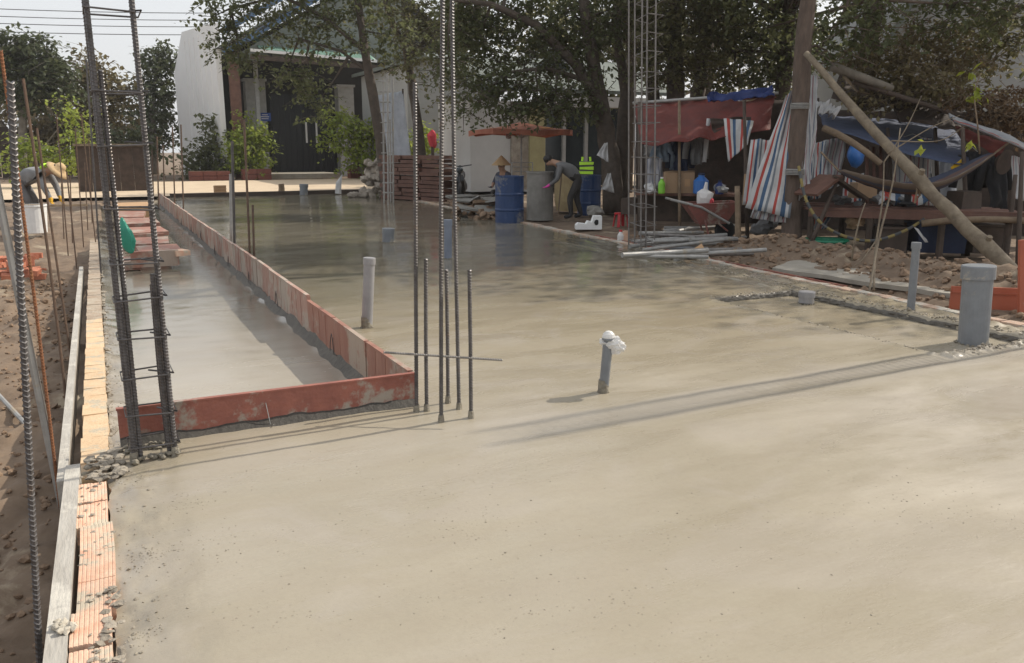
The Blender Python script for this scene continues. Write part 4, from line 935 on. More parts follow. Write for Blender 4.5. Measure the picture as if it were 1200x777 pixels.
# ================================================================== barrels, tank, parasol, foam
def barrel(label, b, r, h, m='barrel', group=None, lid=True):
    t = T('barrel', label, 'barrel', b, group)
    prof = [(r * .96, 0), (r, 0.03)]
    for f in (0.3, 0.62): prof += [(r, h * f - 0.03), (r * 1.035, h * f - 0.012), (r * 1.035, h * f + 0.012), (r, h * f + 0.03)]
    prof += [(r, h - 0.04), (r * 1.03, h - 0.035), (r * 1.03, h), (r * 0.95, h), (r * 0.93, h - 0.03), (0.001, h - 0.03)]
    MB().lathe(b, prof, 26).build('drum', m, t, smooth=False)
    if lid:
        for k in (-1, 1): MB().lathe(b + Vector((k * r * .55, 0, h - 0.03)), [(0.04, 0), (0.04, 0.03), (0.002, 0.032)], 10).build('bung', m, t)
    return t
b = G(597, 262, -0.03); barrel('blue plastic barrel in front of the seated person', b, 0.295, upto(b, 597, 206).z - b.z)
b = G(690, 252, -0.03); barrel('blue plastic barrel topped with a neon vest behind the bending worker', b, 0.27, upto(b, 690, 205).z - b.z)
b = G(633, 256, -0.03); h = upto(b, 633, 199).z - b.z
t = T('cement_tank', 'round grey cement tank between the blue barrel and the bending worker', 'tank', b)
r = 0.30; MB().lathe(b + FW * 0.2, [(r * 1.02, 0), (r, 0.05), (r * .99, h - 0.05), (r * 1.03, h - 0.04), (r * 1.03, h), (r * .9, h), (r * .88, 0.3), (0.001, 0.3)], 26).build('wall', 'tank', t)
b2 = G(672, 250, -0.03) + FW * 1.0; b2.z = -0.03
tag(MB().lathe(b2, [(0.36, 0), (0.42, 0.25), (0.42, 0.8), (0.36, 0.98), (0.1, 1.0)], 20).build('bulk_sack', mat('tan_sack', (0.42, 0.33, 0.18), (0.34, 0.26, 0.14), scale=6, rough=0.9, bump=0.5)), 'tall tan bulk sack behind the bending worker', 'sack')
c = P(687, 197, 18.3)
t = T('hi_vis_vest', 'neon green vest draped over the far blue barrel', 'vest', c)
mb = MB()
for k in range(3): mb = MB().box(c + Vector((0, 0, -0.10 + k * 0.10)), (0.30, 0.12, 0.062), rot=-YAW, jit=0.01); mb.build('strip', 'neon', t)
MB().box(c + FW * 0.02 + Vector((0, 0, 0)), (0.28, 0.08, 0.30), rot=-YAW).build('backing', 'shirt_dark', t)
for k in (-1, 1): MB().tube([c + RT * 0.09 * k + Vector((0, 0, 0.15)), c + RT * 0.08 * k + Vector((0, 0, 0.24))], 0.025, 6).build('shoulder_strap', 'neon', t)
b = G(690, 269, -0.06); t = T('foam_block', 'white foam block with a notch lying on the soil before the barrels', 'foam block', b)
ux_ = RT; q = b
poly = [(-0.27, 0), (0.27, 0), (0.27, 0.26), (0.10, 0.26), (0.06, 0.14), (-0.02, 0.16), (-0.06, 0.10), (-0.22, 0.12), (-0.27, 0.08)]
MB().prism([q + RT * x * 0.95 + Vector((0, 0, z)) for x, z in poly], Vector((FW.x, FW.y, 0)) * 0.3).build('block', 'foam', t)
MB().lathe(b + RT * 0.15 - Vector((FW.x, FW.y, 0)) * 0.004 + Vector((0, 0, 0.14)), [(0.002, -0.01), (0.055, 0), (0.05, 0.012), (0.002, 0.014)], 14, tilt=Matrix.Rotation(R(90), 3, 'X')).build('hole', 'dark_inside', t)

pc = P(611, 152, 21.5); b = Vector((pc.x, pc.y, -0.05))
t = T('parasol', 'faded orange parasol with printed panels over the seated person', 'parasol', b)
tip = pc + Vector((0, 0, 0.17)); MB().tube([b, tip], 0.025, 8).build('pole', 'steel', t)
n = 8; rimp = []
for k in range(n):
    a = 2 * math.pi * (k + 0.5) / n + 0.2; rimp.append(tip + Vector((math.cos(a) * 1.38, math.sin(a) * 1.38, -0.19 - 0.03 * math.sin(3 * a))))
mb = MB(); vv = [tip + Vector((0, 0, 0.02))]
for k in range(n):
    for f, dz in ((0.5, -0.02), (1, 0)): vv.append(uv(tip, rimp[k], f) + Vector((0, 0, dz)))
fs = []; mi = []
for k in range(n):
    a, b_ = 1 + 2 * k, 1 + 2 * ((k + 1) % n); fs += [(0, a, b_), (a, a + 1, b_ + 1, b_)]
mb.add(vv, fs); cn = mb.build('canopy', 'parasol', t); sm = cn.modifiers.new('thick', 'SOLIDIFY'); sm.thickness = 0.012
mb = MB()
for k in range(n):
    a, b_ = rimp[k], rimp[(k + 1) % n]; mb.add([a, b_, b_ - Vector((0, 0, .14)), uv(a, b_, .5) - Vector((0, 0, .10)), a - Vector((0, 0, .14))], [(0, 1, 2, 3, 4)])
vl = mb.build('valance', 'parasol', t); sm = vl.modifiers.new('thick', 'SOLIDIFY'); sm.thickness = 0.01
for k in range(n): MB().tube([tip - Vector((0, 0, .38)), uv(tip, rimp[k], .55) - Vector((0, 0, .02))], 0.009, 5).build('rib', 'steel', t)
for k in (0, 3, 5, 6, 7):
    a = uv(tip, uv(rimp[k], rimp[(k + 1) % n], .5), .86); dd = (rimp[(k + 1) % n] - rimp[k]).normalized(); o_ = (uv(rimp[k], rimp[(k + 1) % n], .5) - tip).normalized()
    up_ = dd.cross(o_); up_ = up_ if up_.z > 0 else -up_
    MB().add([a + dd * .2 + up_ * .014, a - dd * .2 + up_ * .014, a - dd * .14 - o_ * .25 + up_ * .014, a + dd * .14 - o_ * .25 + up_ * .014], [(0, 1, 2, 3)]).build('print', 'orange_print', t)
c = P(596, 158, 20.6); t = T('lamp', 'small dark lamp hanging under the left side of the parasol', 'lamp', c)
MB().lathe(c, [(0.02, -0.10), (0.07, -0.08), (0.06, 0.05), (0.02, 0.10), (0.002, 0.12)], 12).build('shade', 'barrow', t); MB().tube([c + Vector((0, 0, .1)), c + Vector((0, 0, .22))], 0.006, 5).build('cord', 'cable', t)
# folding chair under the parasol
c = P(612, 198, 21.0); t = T('folding_chair', 'grey metal folding chair under the parasol', 'chair', Vector((c.x, c.y, -0.05)))
for k in (-1, 1): MB().tube([c + RT * .26 * k + Vector((0, 0, .16)), c + RT * .26 * k - Vector((0, 0, 1.05))], 0.014, 6).build('leg', 'steel', t)
for z in (0.16, 0.05, -0.06): MB().tube([c - RT * .26 + Vector((0, 0, z)), c + RT * .26 + Vector((0, 0, z))], 0.012, 6).build('rail', 'steel', t)
MB().box(c + Vector((0, 0.2, -0.55)), (0.5, 0.42, 0.03), rot=-YAW).build('seat', 'steel', t)

# brick-red formwork stack, stones, debris
t = T('board_stack', 'dark red stack of formwork boards beyond the back slab', 'board stack', P(487, 240, 24.5))
A = P(454, 244, 25.5); A.z = 0; B_ = P(525, 247, 23.8); B_.z = 0; dd = (B_ - A); bk = Vector((FW.x, FW.y, 0)).normalized()
for k in range(11):
    z = 0.02 + k * 0.118; nn = 3
    for j in range(nn):
        s0, s1 = j / nn + rnd(-.05, .05), (j + 1) / nn - 0.01 + rnd(-.05, .05)
        p0, p1 = A + dd * s0, A + dd * s1
        MB().span(p0 + bk * (0.3 + rnd(-.09, .09)) + Vector((0, 0, z + .05 + rnd(-.012, .012))), p1 + bk * (0.3 + rnd(-.09, .09)) + Vector((0, 0, z + .05 + rnd(-.012, .012))), 0.6, 0.10).build('board', 'wood_red', t)
t = T('stone_pile', 'pale column of stacked rough stones at the far slab edge', 'stone pile', G(437, 230))
base = G(437, 231)
for k in range(46):
    f = random.random(); z = f * 1.05; w = 0.42 * (1 - 0.55 * f)
    MB().blob(base + RT * (rnd(-w, w) + 0.08 * f) + bk * rnd(-.2, .3) + Vector((0, 0, z + .05)), rnd(0.09, 0.19), 1, (1, 1, .8), 0.45).build('stone', 'stone', t)
for k in range(10): MB().blob(base - RT * (0.25 + 0.1 * k * .5) + bk * rnd(-.2, .2) + Vector((0, 0, .07)), rnd(0.08, 0.15), 1, (1, 1, .8), 0.45).build('stone', 'stone', t)
t = T('debris_pile', 'heap of grey broken sheets and rubble left of the blue barrel', 'debris', P(560, 240, 20))
for k in range(34):
    c = P(rnd(538, 590), 240, rnd(18.6, 21.5)); c.z = rnd(0, 0.35)
    MB().box(c, (rnd(.3, .8), rnd(.2, .5), 0.03), rot=Matrix.Rotation(rnd(0, 3), 3, 'Z') @ Matrix.Rotation(rnd(-.5, .5), 3, 'X'), jit=0.02).build('sheet', random.choice(['tank', 'steel', 'stone', 'clod']), t)
mb = MB()
for k in range(160):
    c = P(rnd(530, 592), 240, rnd(17.6, 22)); c.z = rnd(-0.05, 0.2); mb.blob(c, rnd(.04, .12), 1, (1, 1, .6), .5)
stuff(mb.build('rubble', 'clod', t))
# motorbike in the shade
c = P(540, 205, 24); b = Vector((c.x, c.y, -0.03)); t = T('motorbike', 'black motorbike parked in shade beside the red board stack', 'motorbike', b)
def wheel(c, r, w, m='rubber', parent=None, ax=RT):
    a1 = Vector((0, 0, 1)).rotation_difference(Vector((ax.x, ax.y, 0)).normalized()).to_matrix()
    tyre = MB().lathe(c, [(r * .72, -w / 2), (r * .95, -w / 2), (r, -w / 4), (r, w / 4), (r * .95, w / 2), (r * .72, w / 2), (r * .72, -w / 2)], 22, tilt=a1); wo = tyre.build('wheel', m, parent)
    return wo
for k in (-1, 1): wheel(b + RT * 0.1 * 0 + bk * 0.62 * k + Vector((0, 0, .29)), 0.29, 0.10, parent=t)
MB().tube([b + bk * -.62 + Vector((0, 0, .29)), b + bk * -.42 + Vector((0, 0, .95)), b + bk * -.36 + Vector((0, 0, 1.05))], 0.04, 8).build('fork', 'dark_metal', t)
MB().tube([b + bk * -.4 + Vector((0, 0, .7)), b + bk * -.15 + Vector((0, 0, .42)), b + bk * .25 + Vector((0, 0, .45)), b + bk * .62 + Vector((0, 0, .6))], [.12, .16, .18, .10], 10).build('body', 'dark_metal', t)
MB().tube([b + bk * -.1 + Vector((0, 0, .72)), b + bk * .3 + Vector((0, 0, .76)), b + bk * .7 + Vector((0, 0, .82))], [.09, .12, .08], 10).build('seat', 'rubber', t)
MB().tube([b + bk * -.34 - RT * .33 + Vector((0, 0, 1.08)), b + bk * -.38 + Vector((0, 0, 1.03)), b + bk * -.34 + RT * .33 + Vector((0, 0, 1.08))], 0.016, 6).build('handlebar', 'dark_metal', t)
MB().blob(b + bk * -.48 + Vector((0, 0, .93)), 0.10, 2, jit=0.05).build('headlight', 'glass', t)
# orange fire items near the bike, red sign post
c = P(507, 172, 25.3); t = T('marker_post', 'pink red cloth tied round a post behind the board stack', 'post', Vector((c.x, c.y, -0.02)))
MB().tube([Vector((c.x, c.y, -.02)), c + Vector((0, 0, .4))], 0.05, 7).build('post', 'wood_dark', t); MB().blob(c + Vector((0, 0, .2)), 0.2, 2, (0.7, 0.6, 1.45), .3).build('cloth', 'pink_cloth', t)
# hanging grey sheet
a, b_, c_, d_ = P(441, 112, 28), P(472, 106, 28), P(482, 186, 28), P(449, 192, 28)
t = T('hanging_sheet', 'large pale blue grey sheet hung on a line behind the tied rebar column', 'hanging sheet', P(460, 192, 28))
m = sheet(a, b_, c_, d_, 12, 14, 0.05, 3, folds=0.05, nf=3); m.build('sheet', 'grey_cloth', t, smooth=True)
for p in (a, b_): MB().tube([p + Vector((0, 0, .05)), Vector((p.x, p.y, -.05))], 0.03, 6).build('support', 'wood_dark', t)

# left side: bucket, bricks, box, brown panel
b = G(42, 273, -0.06); t = T('bucket', 'dirty white bucket beneath the worker in the straw hat', 'bucket', b)
MB().lathe(b, [(0.19, 0), (0.2, 0.01), (0.235, 0.5), (0.25, 0.5), (0.25, 0.53), (0.225, 0.53), (0.18, 0.05), (0.001, 0.04)], 22).build('tub', 'foam', t)
tag(MB().span(P(28, 241, 15.7), P(100, 240, 16.5), 0.25, 0.04).build('plank', 'wood'), 'thin plank laid across the bucket before the straw hat worker', 'plank')
bp_ = T('brick_heap', 'heap of orange hollow bricks on the soil at the left edge', 'bricks', G(25, 325, -0.3))
mbr = mesh_of(bm_[0], 'brick', 'brick_new')
for k in range(34):
    p = G(rnd(-25, 50), rnd(312, 330), -0.28); lv = random.choice((0, 0, 1, 1, 2))
    piece('brick', mbr, bp_, p + Vector((0, 0, 0.09 + lv * 0.075)), (rnd(-.2, .2), rnd(-.2, .2), random.choice((0, 1.57)) + rnd(-.35, .35)))
t = T('panel_fence', 'low dark brown panel behind the ladder like rebar column', 'panel', P(130, 213, 33)); 
a, b_ = onY(92, 215, 33), onY(174, 213, 33); 
for k in range(5):
    p0, p1 = uv(a, b_, k / 5), uv(a, b_, (k + 1) / 5); z1 = onY(130, 172, 33).z
    MB().box(((p0.x + p1.x) / 2, 33, z1 / 2 + 0.02), (p1.x - p0.x - .004, 0.05, z1)).build('board', 'brown_cloth', t)
MB().box(((a.x + b_.x) / 2, 32.95, z1 + 0.06), (b_.x - a.x + .1, 0.2, 0.08)).build('rail', 'wood_pale', t)
c = P(160, 205, 31); t = T('hanging_bag', 'white bag hanging in front of the low brown panel', 'bag', c)
MB().blob(c, 0.2, 2, (1.1, .8, .8), .25).build('sack', 'white_cloth', t); MB().tube([c + Vector((0, 0, .15)), c + Vector((0, 0, 1.0))], 0.012, 5).build('string', 'cable', t)
for (px, py, w, h, m, lab, nm, cat) in ((258, 226, .38, .26, 'cardboard', 'small brown crate on the far edge of the slab', 'crate', 'crate'), (330, 226, .22, .3, 'wood', 'short brown stump at the far slab edge before the gate', 'stump', 'stump')):
    b = G(px, py, 0.03); t = T(nm, lab, cat, b)
    if nm == 'crate':
        MB().box(b + Vector((0, 0, h / 2)), (w, .3, h), jit=.02).build('box', m, t)
        for k in range(3): MB().box(b + Vector((0, -.16, .05 + k * .09)), (w, .02, .05)).build('slat', m, t)
    else: MB().tube([b, b + Vector((.01, 0, h * .5)), b + Vector((0, 0, h))], [w / 2, w / 2.3, w / 2.4], 9, wob=.1).build('log', m, t)
c = G(396, 227, 0.03); tag(MB().tube([c, c + Vector((.05, 0, .35)), c + Vector((.16, 0, .6))], [.12, .09, .02], 7, wob=.2).build('cement_bag', 'white_cloth'), 'crumpled white bag standing on the far slab edge', 'bag')
tag(MB().span((2.0, 28.45, 0.05), (8.2, 28.6, 0.05), 0.16, 0.14).build('edge_beam', 'wood_dark'), 'long dark board closing the far end of the slab', 'board')


# ================================================================== buildings beyond the road
t = T('warehouse', 'white warehouse with a blue edged gable roof behind the dark gate', 'warehouse', (5.8, 44.6, 0))
w0 = Vector((5.75, 44.6, 0)); w1 = Vector((4.55, 53.5, 0)); ht = onY(262, 27, 44.6).z
pa = upto(w1, 203, 86).z; pk = uv(w0, w1, 0.72); ph = upto(pk, 221, 38).z
nrm = Vector((0.25, 0.03, 0))
MB().prism([w0, w1, Vector((w1.x, w1.y, pa)), Vector((pk.x, pk.y, ph)), Vector((w0.x, w0.y, ht))], nrm).build('side_wall', 'white_wall', t)
for k in range(1, 9):   # cladding seams
    p = uv(w0, w1, k / 9)
    if k > 6: continue
    MB().span(p + Vector((-0.012, 0, 0)), Vector((p.x - 0.012, p.y, min(ht, 7.2) - (0.9 if k > 7 else 0))), 0.03, 0.02).build('cladding_seam', 'white_wall', t)
# gable front: dark opening, blue verge boards climbing to the right, grey green roof sheets
gx0, gz0 = onY(262, 62, 44).x, onY(262, 62, 44).z; gxr, gzr = onY(470, -60, 44).x, onY(470, -60, 44).z
for off, m in ((0.0, 'blue_trim'), (0.75, 'blue_trim')):
    MB().span((gx0, 44 + off * .4, gz0 + off * 1.3), (gxr, 44 + off * .4, gzr + off * 1.3), 0.25, 0.28).build('verge_board', m, t)
m = sheet((gx0 - .2, 44.1, gz0 + .2), (gxr, 44.1, gzr + .2), (gxr, 60, gzr + .2), (gx0 - .2, 60, gz0 + .2), 8, 8, 0.0, thick=.08); m.uvs = None; m.build('roof', 'roof_sheet', t)
gxe = onY(620, 62, 44).x
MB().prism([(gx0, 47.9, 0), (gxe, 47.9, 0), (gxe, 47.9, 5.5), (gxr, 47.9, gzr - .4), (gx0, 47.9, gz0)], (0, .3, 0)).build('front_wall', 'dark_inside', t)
MB().prism([(gx0 + .5, 44.2, gz0 - .1), (gxr, 44.2, gzr - .5), (gxr, 44.2, onY(430, 70, 44).z), (gx0 + .5, 44.2, onY(270, 70, 44).z)], (0, .12, 0)).build('gable_panel', 'roof_sheet', t)
a = onY(300, 62, 44.6); b_ = onY(432, 74, 44.6)
# green canopy with a white edge and rafters
c0 = Vector((a.x, 43.2, a.z)); c1 = Vector((b_.x, 43.2, a.z - .25)); c2 = Vector((b_.x, 47.5, a.z + 1.2)); c3 = Vector((a.x, 47.5, a.z + 1.2))
m = sheet(c0, c1, c2, c3, 60, 6, 0.0, thick=.04, folds=0.035, nf=22); m.uvs = None; m.build('canopy', 'green_sheet', t, smooth=True)
MB().span(c0 + Vector((-.5, -.06, -.03)), c1 + Vector((0, -.06, -.03)), 0.08, 0.13).build('canopy_edge', 'white', t)
for k in range(6): p = uv(c0, c1, (k + .5) / 6); q = uv(c3, c2, (k + .5) / 6); MB().span(p - Vector((0, 0, .2)), q - Vector((0, 0, .2)), 0.08, 0.16).build('rafter', 'dark_metal', t)
MB().span(c0 + Vector((-.5, .1, -.32)), c1 + Vector((0, .1, -.32)), 0.16, 0.22).build('canopy_beam', 'wood_dark', t)
p = onY(205 + 65, 95, 44.5)
MB().span((gx0 + 0.5, 44.6, 0), (gx0 + .5, 44.6, 6.1), 0.5, 0.3).build('corner_post', 'wood_red', t)
# gate with pillars
xa, xb, za, zb = boxpx(318, 111, 393, 204, 47.4, .1)
g_ = T('gate', 'tall dark double gate with two pale handles beneath the canopy', 'gate', ((xa + xb) / 2, 47.4, 0))
xm = (xa + xb) / 2 + 0.4
for x0, x1 in ((xa, xm - .01), (xm + .01, xb)):
    lf = MB().box(((x0 + x1) / 2, 47.42, zb / 2), (x1 - x0, .06, zb)).build('leaf', 'dark_metal', g_)
    kk = 7
    for k in range(kk): x = x0 + (x1 - x0) * (k + .5) / kk; mbx = MB().box((x, 47.37, zb / 2), (.05, .05, zb - .2)); mbx.build('slat', 'dark_metal', lf)
for k in (-1, 1): MB().box((xm + k * .28, 47.30, 2.35), (.09, .07, 1.1)).build('handle', 'white', g_)
xc, xd, _, zt = boxpx(290, 95, 313, 205, 46.8, .5)
gp = T('gate_pillar', 'tall pale stone pillar with a small blue number plaque left of the gate', 'pillar', ((xc + xd) / 2, 46.8, 0))
MB().box(((xc + xd) / 2, 47.0, zt / 2), (xd - xc, .8, zt)).build('shaft', 'pillar', gp); MB().box(((xc + xd) / 2, 47.0, zt + .05), (xd - xc + .15, .95, .12)).build('cap', 'pillar', gp)
pp = onY(307, 137, 46.55); MB().box((pp.x + .15, 46.58, pp.z), (.62, .04, .42)).build('plaque', 'sign_blue', gp)
mb = MB()
for k, w in enumerate((.3, .42, .36)): mb.box((pp.x + .15, 46.555, pp.z + .11 - k * .10), (w, .012, .035))
mb.build('plaque_print', 'white', gp)
xc, xd, _, zt = boxpx(397, 102, 415, 205, 46.8, .5)
gp2 = T('gate_pillar', 'grey stone pillar right of the gate behind the leafy shrub', 'pillar', ((xc + xd) / 2, 46.8, 0))
MB().box(((xc + xd) / 2, 47.0, zt / 2), (xd - xc, .8, zt)).build('shaft', 'pillar', gp2); MB().box(((xc + xd) / 2, 47.0, zt + .05), (xd - xc + .15, .95, .12)).build('cap', 'pillar', gp2)
pp = onY(391, 172, 46.4); tag(MB().box(pp, (.5, .06, .45), jit=0).build('notice_board', 'pillar'), 'small pale notice panel hung by the right end of the dark gate', 'notice')
pl_ = onY(297, 70, 46); MB().span((pl_.x, 45.6, 0), (pl_.x, 45.6, 6.4), .2, .2).build('canopy_post', 'pillar', t)
# step and planters
for (x0, x1, y0, y1, lab) in ((222, 270, 203, 214, 'long low red brick planter under the dark shrub by the white wall'), (284, 318, 198, 213, 'red planter box holding the bright round bush'), (410, 450, 196, 213, 'red planter box under the shrub right of the gate')):
    a, b_, z0, z1 = boxpx(x0, y0, x1, y1, 42.6, .6); t = T('planter', lab, 'planter', ((a + b_) / 2, 42.8, 0)); z1 = max(z1, .45)
    nb = max(2, int((b_ - a) / .55))
    for r_ in range(2):
        for k in range(nb): MB().box((a + (b_ - a) * (k + .5) / nb, 42.8, z1 * (r_ + .5) / 2), ((b_ - a) / nb - .02, .6, z1 / 2 - .02)).build('block', 'planter', t)
    MB().box(((a + b_) / 2, 42.8, z1 - .02), (b_ - a - .1, .5, .04)).build('soil_fill', 'clod', t)
a, b_, z0, z1 = boxpx(316, 203, 400, 214, 43.5, 1)
tag(MB().box(((a + b_) / 2, 45.5, .12), (b_ - a, 3.6, .24)).build('gate_step', 'apron'), 'broad low concrete step before the dark gate', 'step')

# grey rendered building in the middle
t = T('grey_building', 'grey rendered building with a shallow roof behind the slanting tree', 'building', P(520, 210, 40))
xa, xb, za, zb = boxpx(478, 78, 562, 200, 36, 6)
MB().prism([(xa, 36, -.1), (xb, 36, -.1), (xb, 36, zb + .35), ((xa + xb) / 2, 36, zb + .5), (xa, 36, zb)], (0, 7, 0)).build('wall', 'grey_wall', t)
MB().prism([(xa - .3, 35.7, zb), ((xa + xb) / 2, 35.7, zb + .5), (xb + .3, 35.7, zb + .35), (xb + .3, 35.7, zb + .5), ((xa + xb) / 2, 35.7, zb + .68), (xa - .3, 35.7, zb + .16)], (0, 8, 0)).build('roof', 'roof_sheet', t)
# white wall and glass shop front
t = T('shop_building', 'low white building with a dark glazed front and pale fascia', 'building', P(640, 205, 30))
Y0 = 27.5
xa, xb, za, zb = boxpx(551, 118, 598, 204, Y0, 3); MB().box(((xa + xb) / 2, Y0 + 1.5, zb / 2), (xb - xa, 3, zb)).build('wall', 'white_plaster', t)
xa2, xb2, _, _ = boxpx(598, 118, 618, 204, Y0, 3); MB().box(((xa2 + xb2) / 2, Y0 + 1.4, zb / 2), (xb2 - xa2, 3, zb)).build('pier', 'stone', t)
xa3, xb3, _, _ = boxpx(618, 118, 636, 204, Y0, 3); MB().box(((xa3 + xb3) / 2, Y0 + 1.3, zb / 2), (xb3 - xa3, 3, zb)).build('pier', mat('ochre_pier', (0.42, 0.38, 0.2), (0.34, 0.3, 0.16), scale=3, rough=.85), t)
xs_ = [onY(p, 170, Y0).x for p in (640, 664, 690, 716, 742)]
z0_, z1_ = 0.1, onY(680, 126, Y0).z
for a, b_ in zip(xs_[:-1], xs_[1:]):
    w = MB().box(((a + b_) / 2, Y0 + .3, (z0_ + z1_) / 2), (b_ - a - .1, .04, z1_ - z0_)).build('window', 'glass', t)
for a in xs_: MB().box((a, Y0 + .25, z1_ / 2), (.14, .14, z1_)).build('mullion', 'pillar', t)
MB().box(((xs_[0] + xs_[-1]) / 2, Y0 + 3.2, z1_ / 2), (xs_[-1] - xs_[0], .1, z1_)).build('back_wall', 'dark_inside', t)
zf = onY(690, 114, Y0).z
MB().box(((xs_[0] + xs_[-1]) / 2 + .6, Y0 - .2, (zf + z1_) / 2), (xs_[-1] - xs_[0] + 2.2, .5, max(.35, zf - z1_))).build('fascia', 'white_plaster', t)
MB().prism([(xa - .2, Y0 - .5, zf + .1), (xs_[-1] + 2, Y0 - .5, zf + .1), (xs_[-1] + 2, Y0 + 4, zf + 1.6), (xa - .2, Y0 + 4, zf + 1.6)], (0, 0, .12)).build('roof', 'roof_sheet', t)
# far gables and shed at the right
t = T('grey_shed', 'big grey shed with a sloping roof behind the right hand trees', 'shed', (22, 20, 0))
a, b_ = P(1035, 60, 24), P(1330, 60, 22)
MB().prism([(a.x, a.y, -.1), (b_.x, b_.y, -.1), (b_.x, b_.y, 8.4), uv(a, b_, .3) + Vector((0, 0, 8.0 - uv(a, b_, .3).z)), (a.x, a.y, P(1035, 52, 24).z)], Vector((FW.x, FW.y, 0)) * 6).build('wall', 'grey_wall', t)
MB().span(Vector((a.x, a.y, P(1035, 50, 24).z)) - bk * .3, uv(a, b_, .3) + Vector((0, 0, 8.05 - uv(a, b_, .3).z)) - bk * .3, 0.8, 0.15).build('roof_edge', 'roof_sheet', t)
t = T('gable_house', 'distant white roof gable peeping between the middle trees', 'house', P(660, 90, 34))
q = [P(645, 62, 33), P(690, 92, 33), P(690, 130, 33), P(640, 130, 33), P(640, 70, 33)]; MB().prism(q, bk * 5).build('wall', 'white_plaster', t)
MB().span(P(643, 58, 32.8), P(694, 92, 32.8), .3, .2).build('roof_edge', 'pillar', t); MB().span(P(646, 66, 32.9), P(668, 80, 32.9), .2, .5).build('window', 'glass', t)
# boundary fence at the left
t = T('boundary_fence', 'long brown boundary wall behind the trees on the left', 'fence', onY(50, 205, 52))
x0 = onY(-90, 180, 52).x; x1 = onY(110, 180, 52).x; zt = onY(50, 150, 52).z
for k in range(14):
    p0, p1 = x0 + (x1 - x0) * k / 14, x0 + (x1 - x0) * (k + 1) / 14; MB().box(((p0 + p1) / 2, 52 + rnd(-.03, .03), zt / 2), (p1 - p0 - .05, .12, zt + rnd(-.1, .1))).build('panel', 'brown_cloth', t)
# power lines
for k, (ya, yb) in enumerate(((8, 22), (17, 30), (26, 37), (36, 46))):
    a, b_ = P(-260, ya - 12, 60), P(520, yb - 14, 75); o = MB().tube(bez(a, b_, .8, 20), 0.03, 5).build('power_line', 'cable')
    tag(o, ('highest', 'second highest', 'third highest', 'lowest')[k] + ' of the thin power lines crossing the pale sky', 'power line', 'power lines')

# ================================================================== trees
def leaves(mb, pts, s, fold=True):
    for p in pts:
        a = rnd(0, 6.283); pit = random.gauss(-0.5, 0.55); d = Vector((math.cos(a) * math.cos(pit), math.sin(a) * math.cos(pit), math.sin(pit)))
        sd = d.cross(Vector((rnd(-.5, .5), rnd(-.5, .5), 1))).normalized(); L_ = s * rnd(.6, 1.3); w = L_ * rnd(.28, .42); n = sd.cross(d) * (w * .25)
        mb.v += [p, p + d * L_ * .5 + sd * w + n, p + d * L_, p + d * L_ * .5 - sd * w + n]; k = len(mb.v)
        mb.f += [(k - 4, k - 3, k - 2), (k - 4, k - 2, k - 1)]; mb.m += [0, 0]
def crown(parent, clusters, leaf, size, anchors=(), bark='bark', name='crown', spray=7, twig=0.012, dens=1.0):
    lf = MB(); br = MB()
    for (px, py, rx, ry, d, n) in clusters:
        c = P(px, py, d); ax = rx * d / F; az = ry * d / F; ay = max(ax, az) * 0.6
        if anchors:
            A_ = min(anchors, key=lambda q: (q - c).length); mid = uv(A_, c, .5) + Vector((0, 0, -(A_ - c).length * .03)) + Vector((rnd(-.1, .1),) * 3)
            L_ = (A_ - c).length; br.tube([A_, mid, c], [min(.02 + .02 * L_, .10), .012 + .008 * L_, .01], 5)
        for q in range(max(1, int(n * dens) // spray)):
            while True:
                o = Vector((rnd(-1, 1), rnd(-1, 1), rnd(-1, 1)))
                if o.length < 1: break
            o = o * (0.55 + .45 * o.length)
            kk = 1 + .5 * noise.noise(o * 2.1 + Vector((px * .1, py * .1, 0)))
            p = c + RT * (o.x * ax * kk) + bk * (o.y * ay) + Vector((0, 0, o.z * az * kk))
            a = rnd(0, 6.283); dr = Vector((math.cos(a), math.sin(a), rnd(-.75, .15))) * (size * rnd(2.5, 5.5))
            if q % 3 == 0: br.tube([p, p + dr * .6, p + dr], [twig, twig * .7, twig * .4], 3, cap=False)
            leaves(lf, [p + dr * rnd(0, 1) + Vector((rnd(-1, 1), rnd(-1, 1), rnd(-1, 1))) * size * .5 for _ in range(spray)], size)
    lf.build(name, leaf, parent)
    if br.v: stuff(br.build('branches', bark, parent))
def tree(label, base, trunk, clusters, leaf='leaf', size=.1, bark='bark', group=None, name='leafy_tree', limbs=(), spray=7, dens=0.62):
    t = T(name, label, 'tree', base, group)
    anchors = []
    mb = MB()
    def smooth(pts, rs):
        P_, R_ = [], []
        for i in range(len(pts) - 1):
            for k in range(4):
                u = k / 4; P_.append(uv(Vector(pts[i]), Vector(pts[i + 1]), u) + Vector((rnd(-1, 1), rnd(-1, 1), 0)) * rs[i] * .12); R_.append(rs[i] + (rs[i + 1] - rs[i]) * u)
        return P_ + [Vector(pts[-1])], R_ + [rs[-1]]
    pts, rs = smooth(*trunk); mb.tube(pts, rs, 10, wob=.08); mb.build('trunk', bark, t, smooth=True); anchors += pts[3:]
    for l in limbs:
        q, r = smooth(*l); MB().tube(q, r, 8, wob=.08).build('limb', bark, t, smooth=True); anchors += q[2:]
    crown(t, clusters, leaf, size, anchors, bark, spray=spray, dens=dens); return t
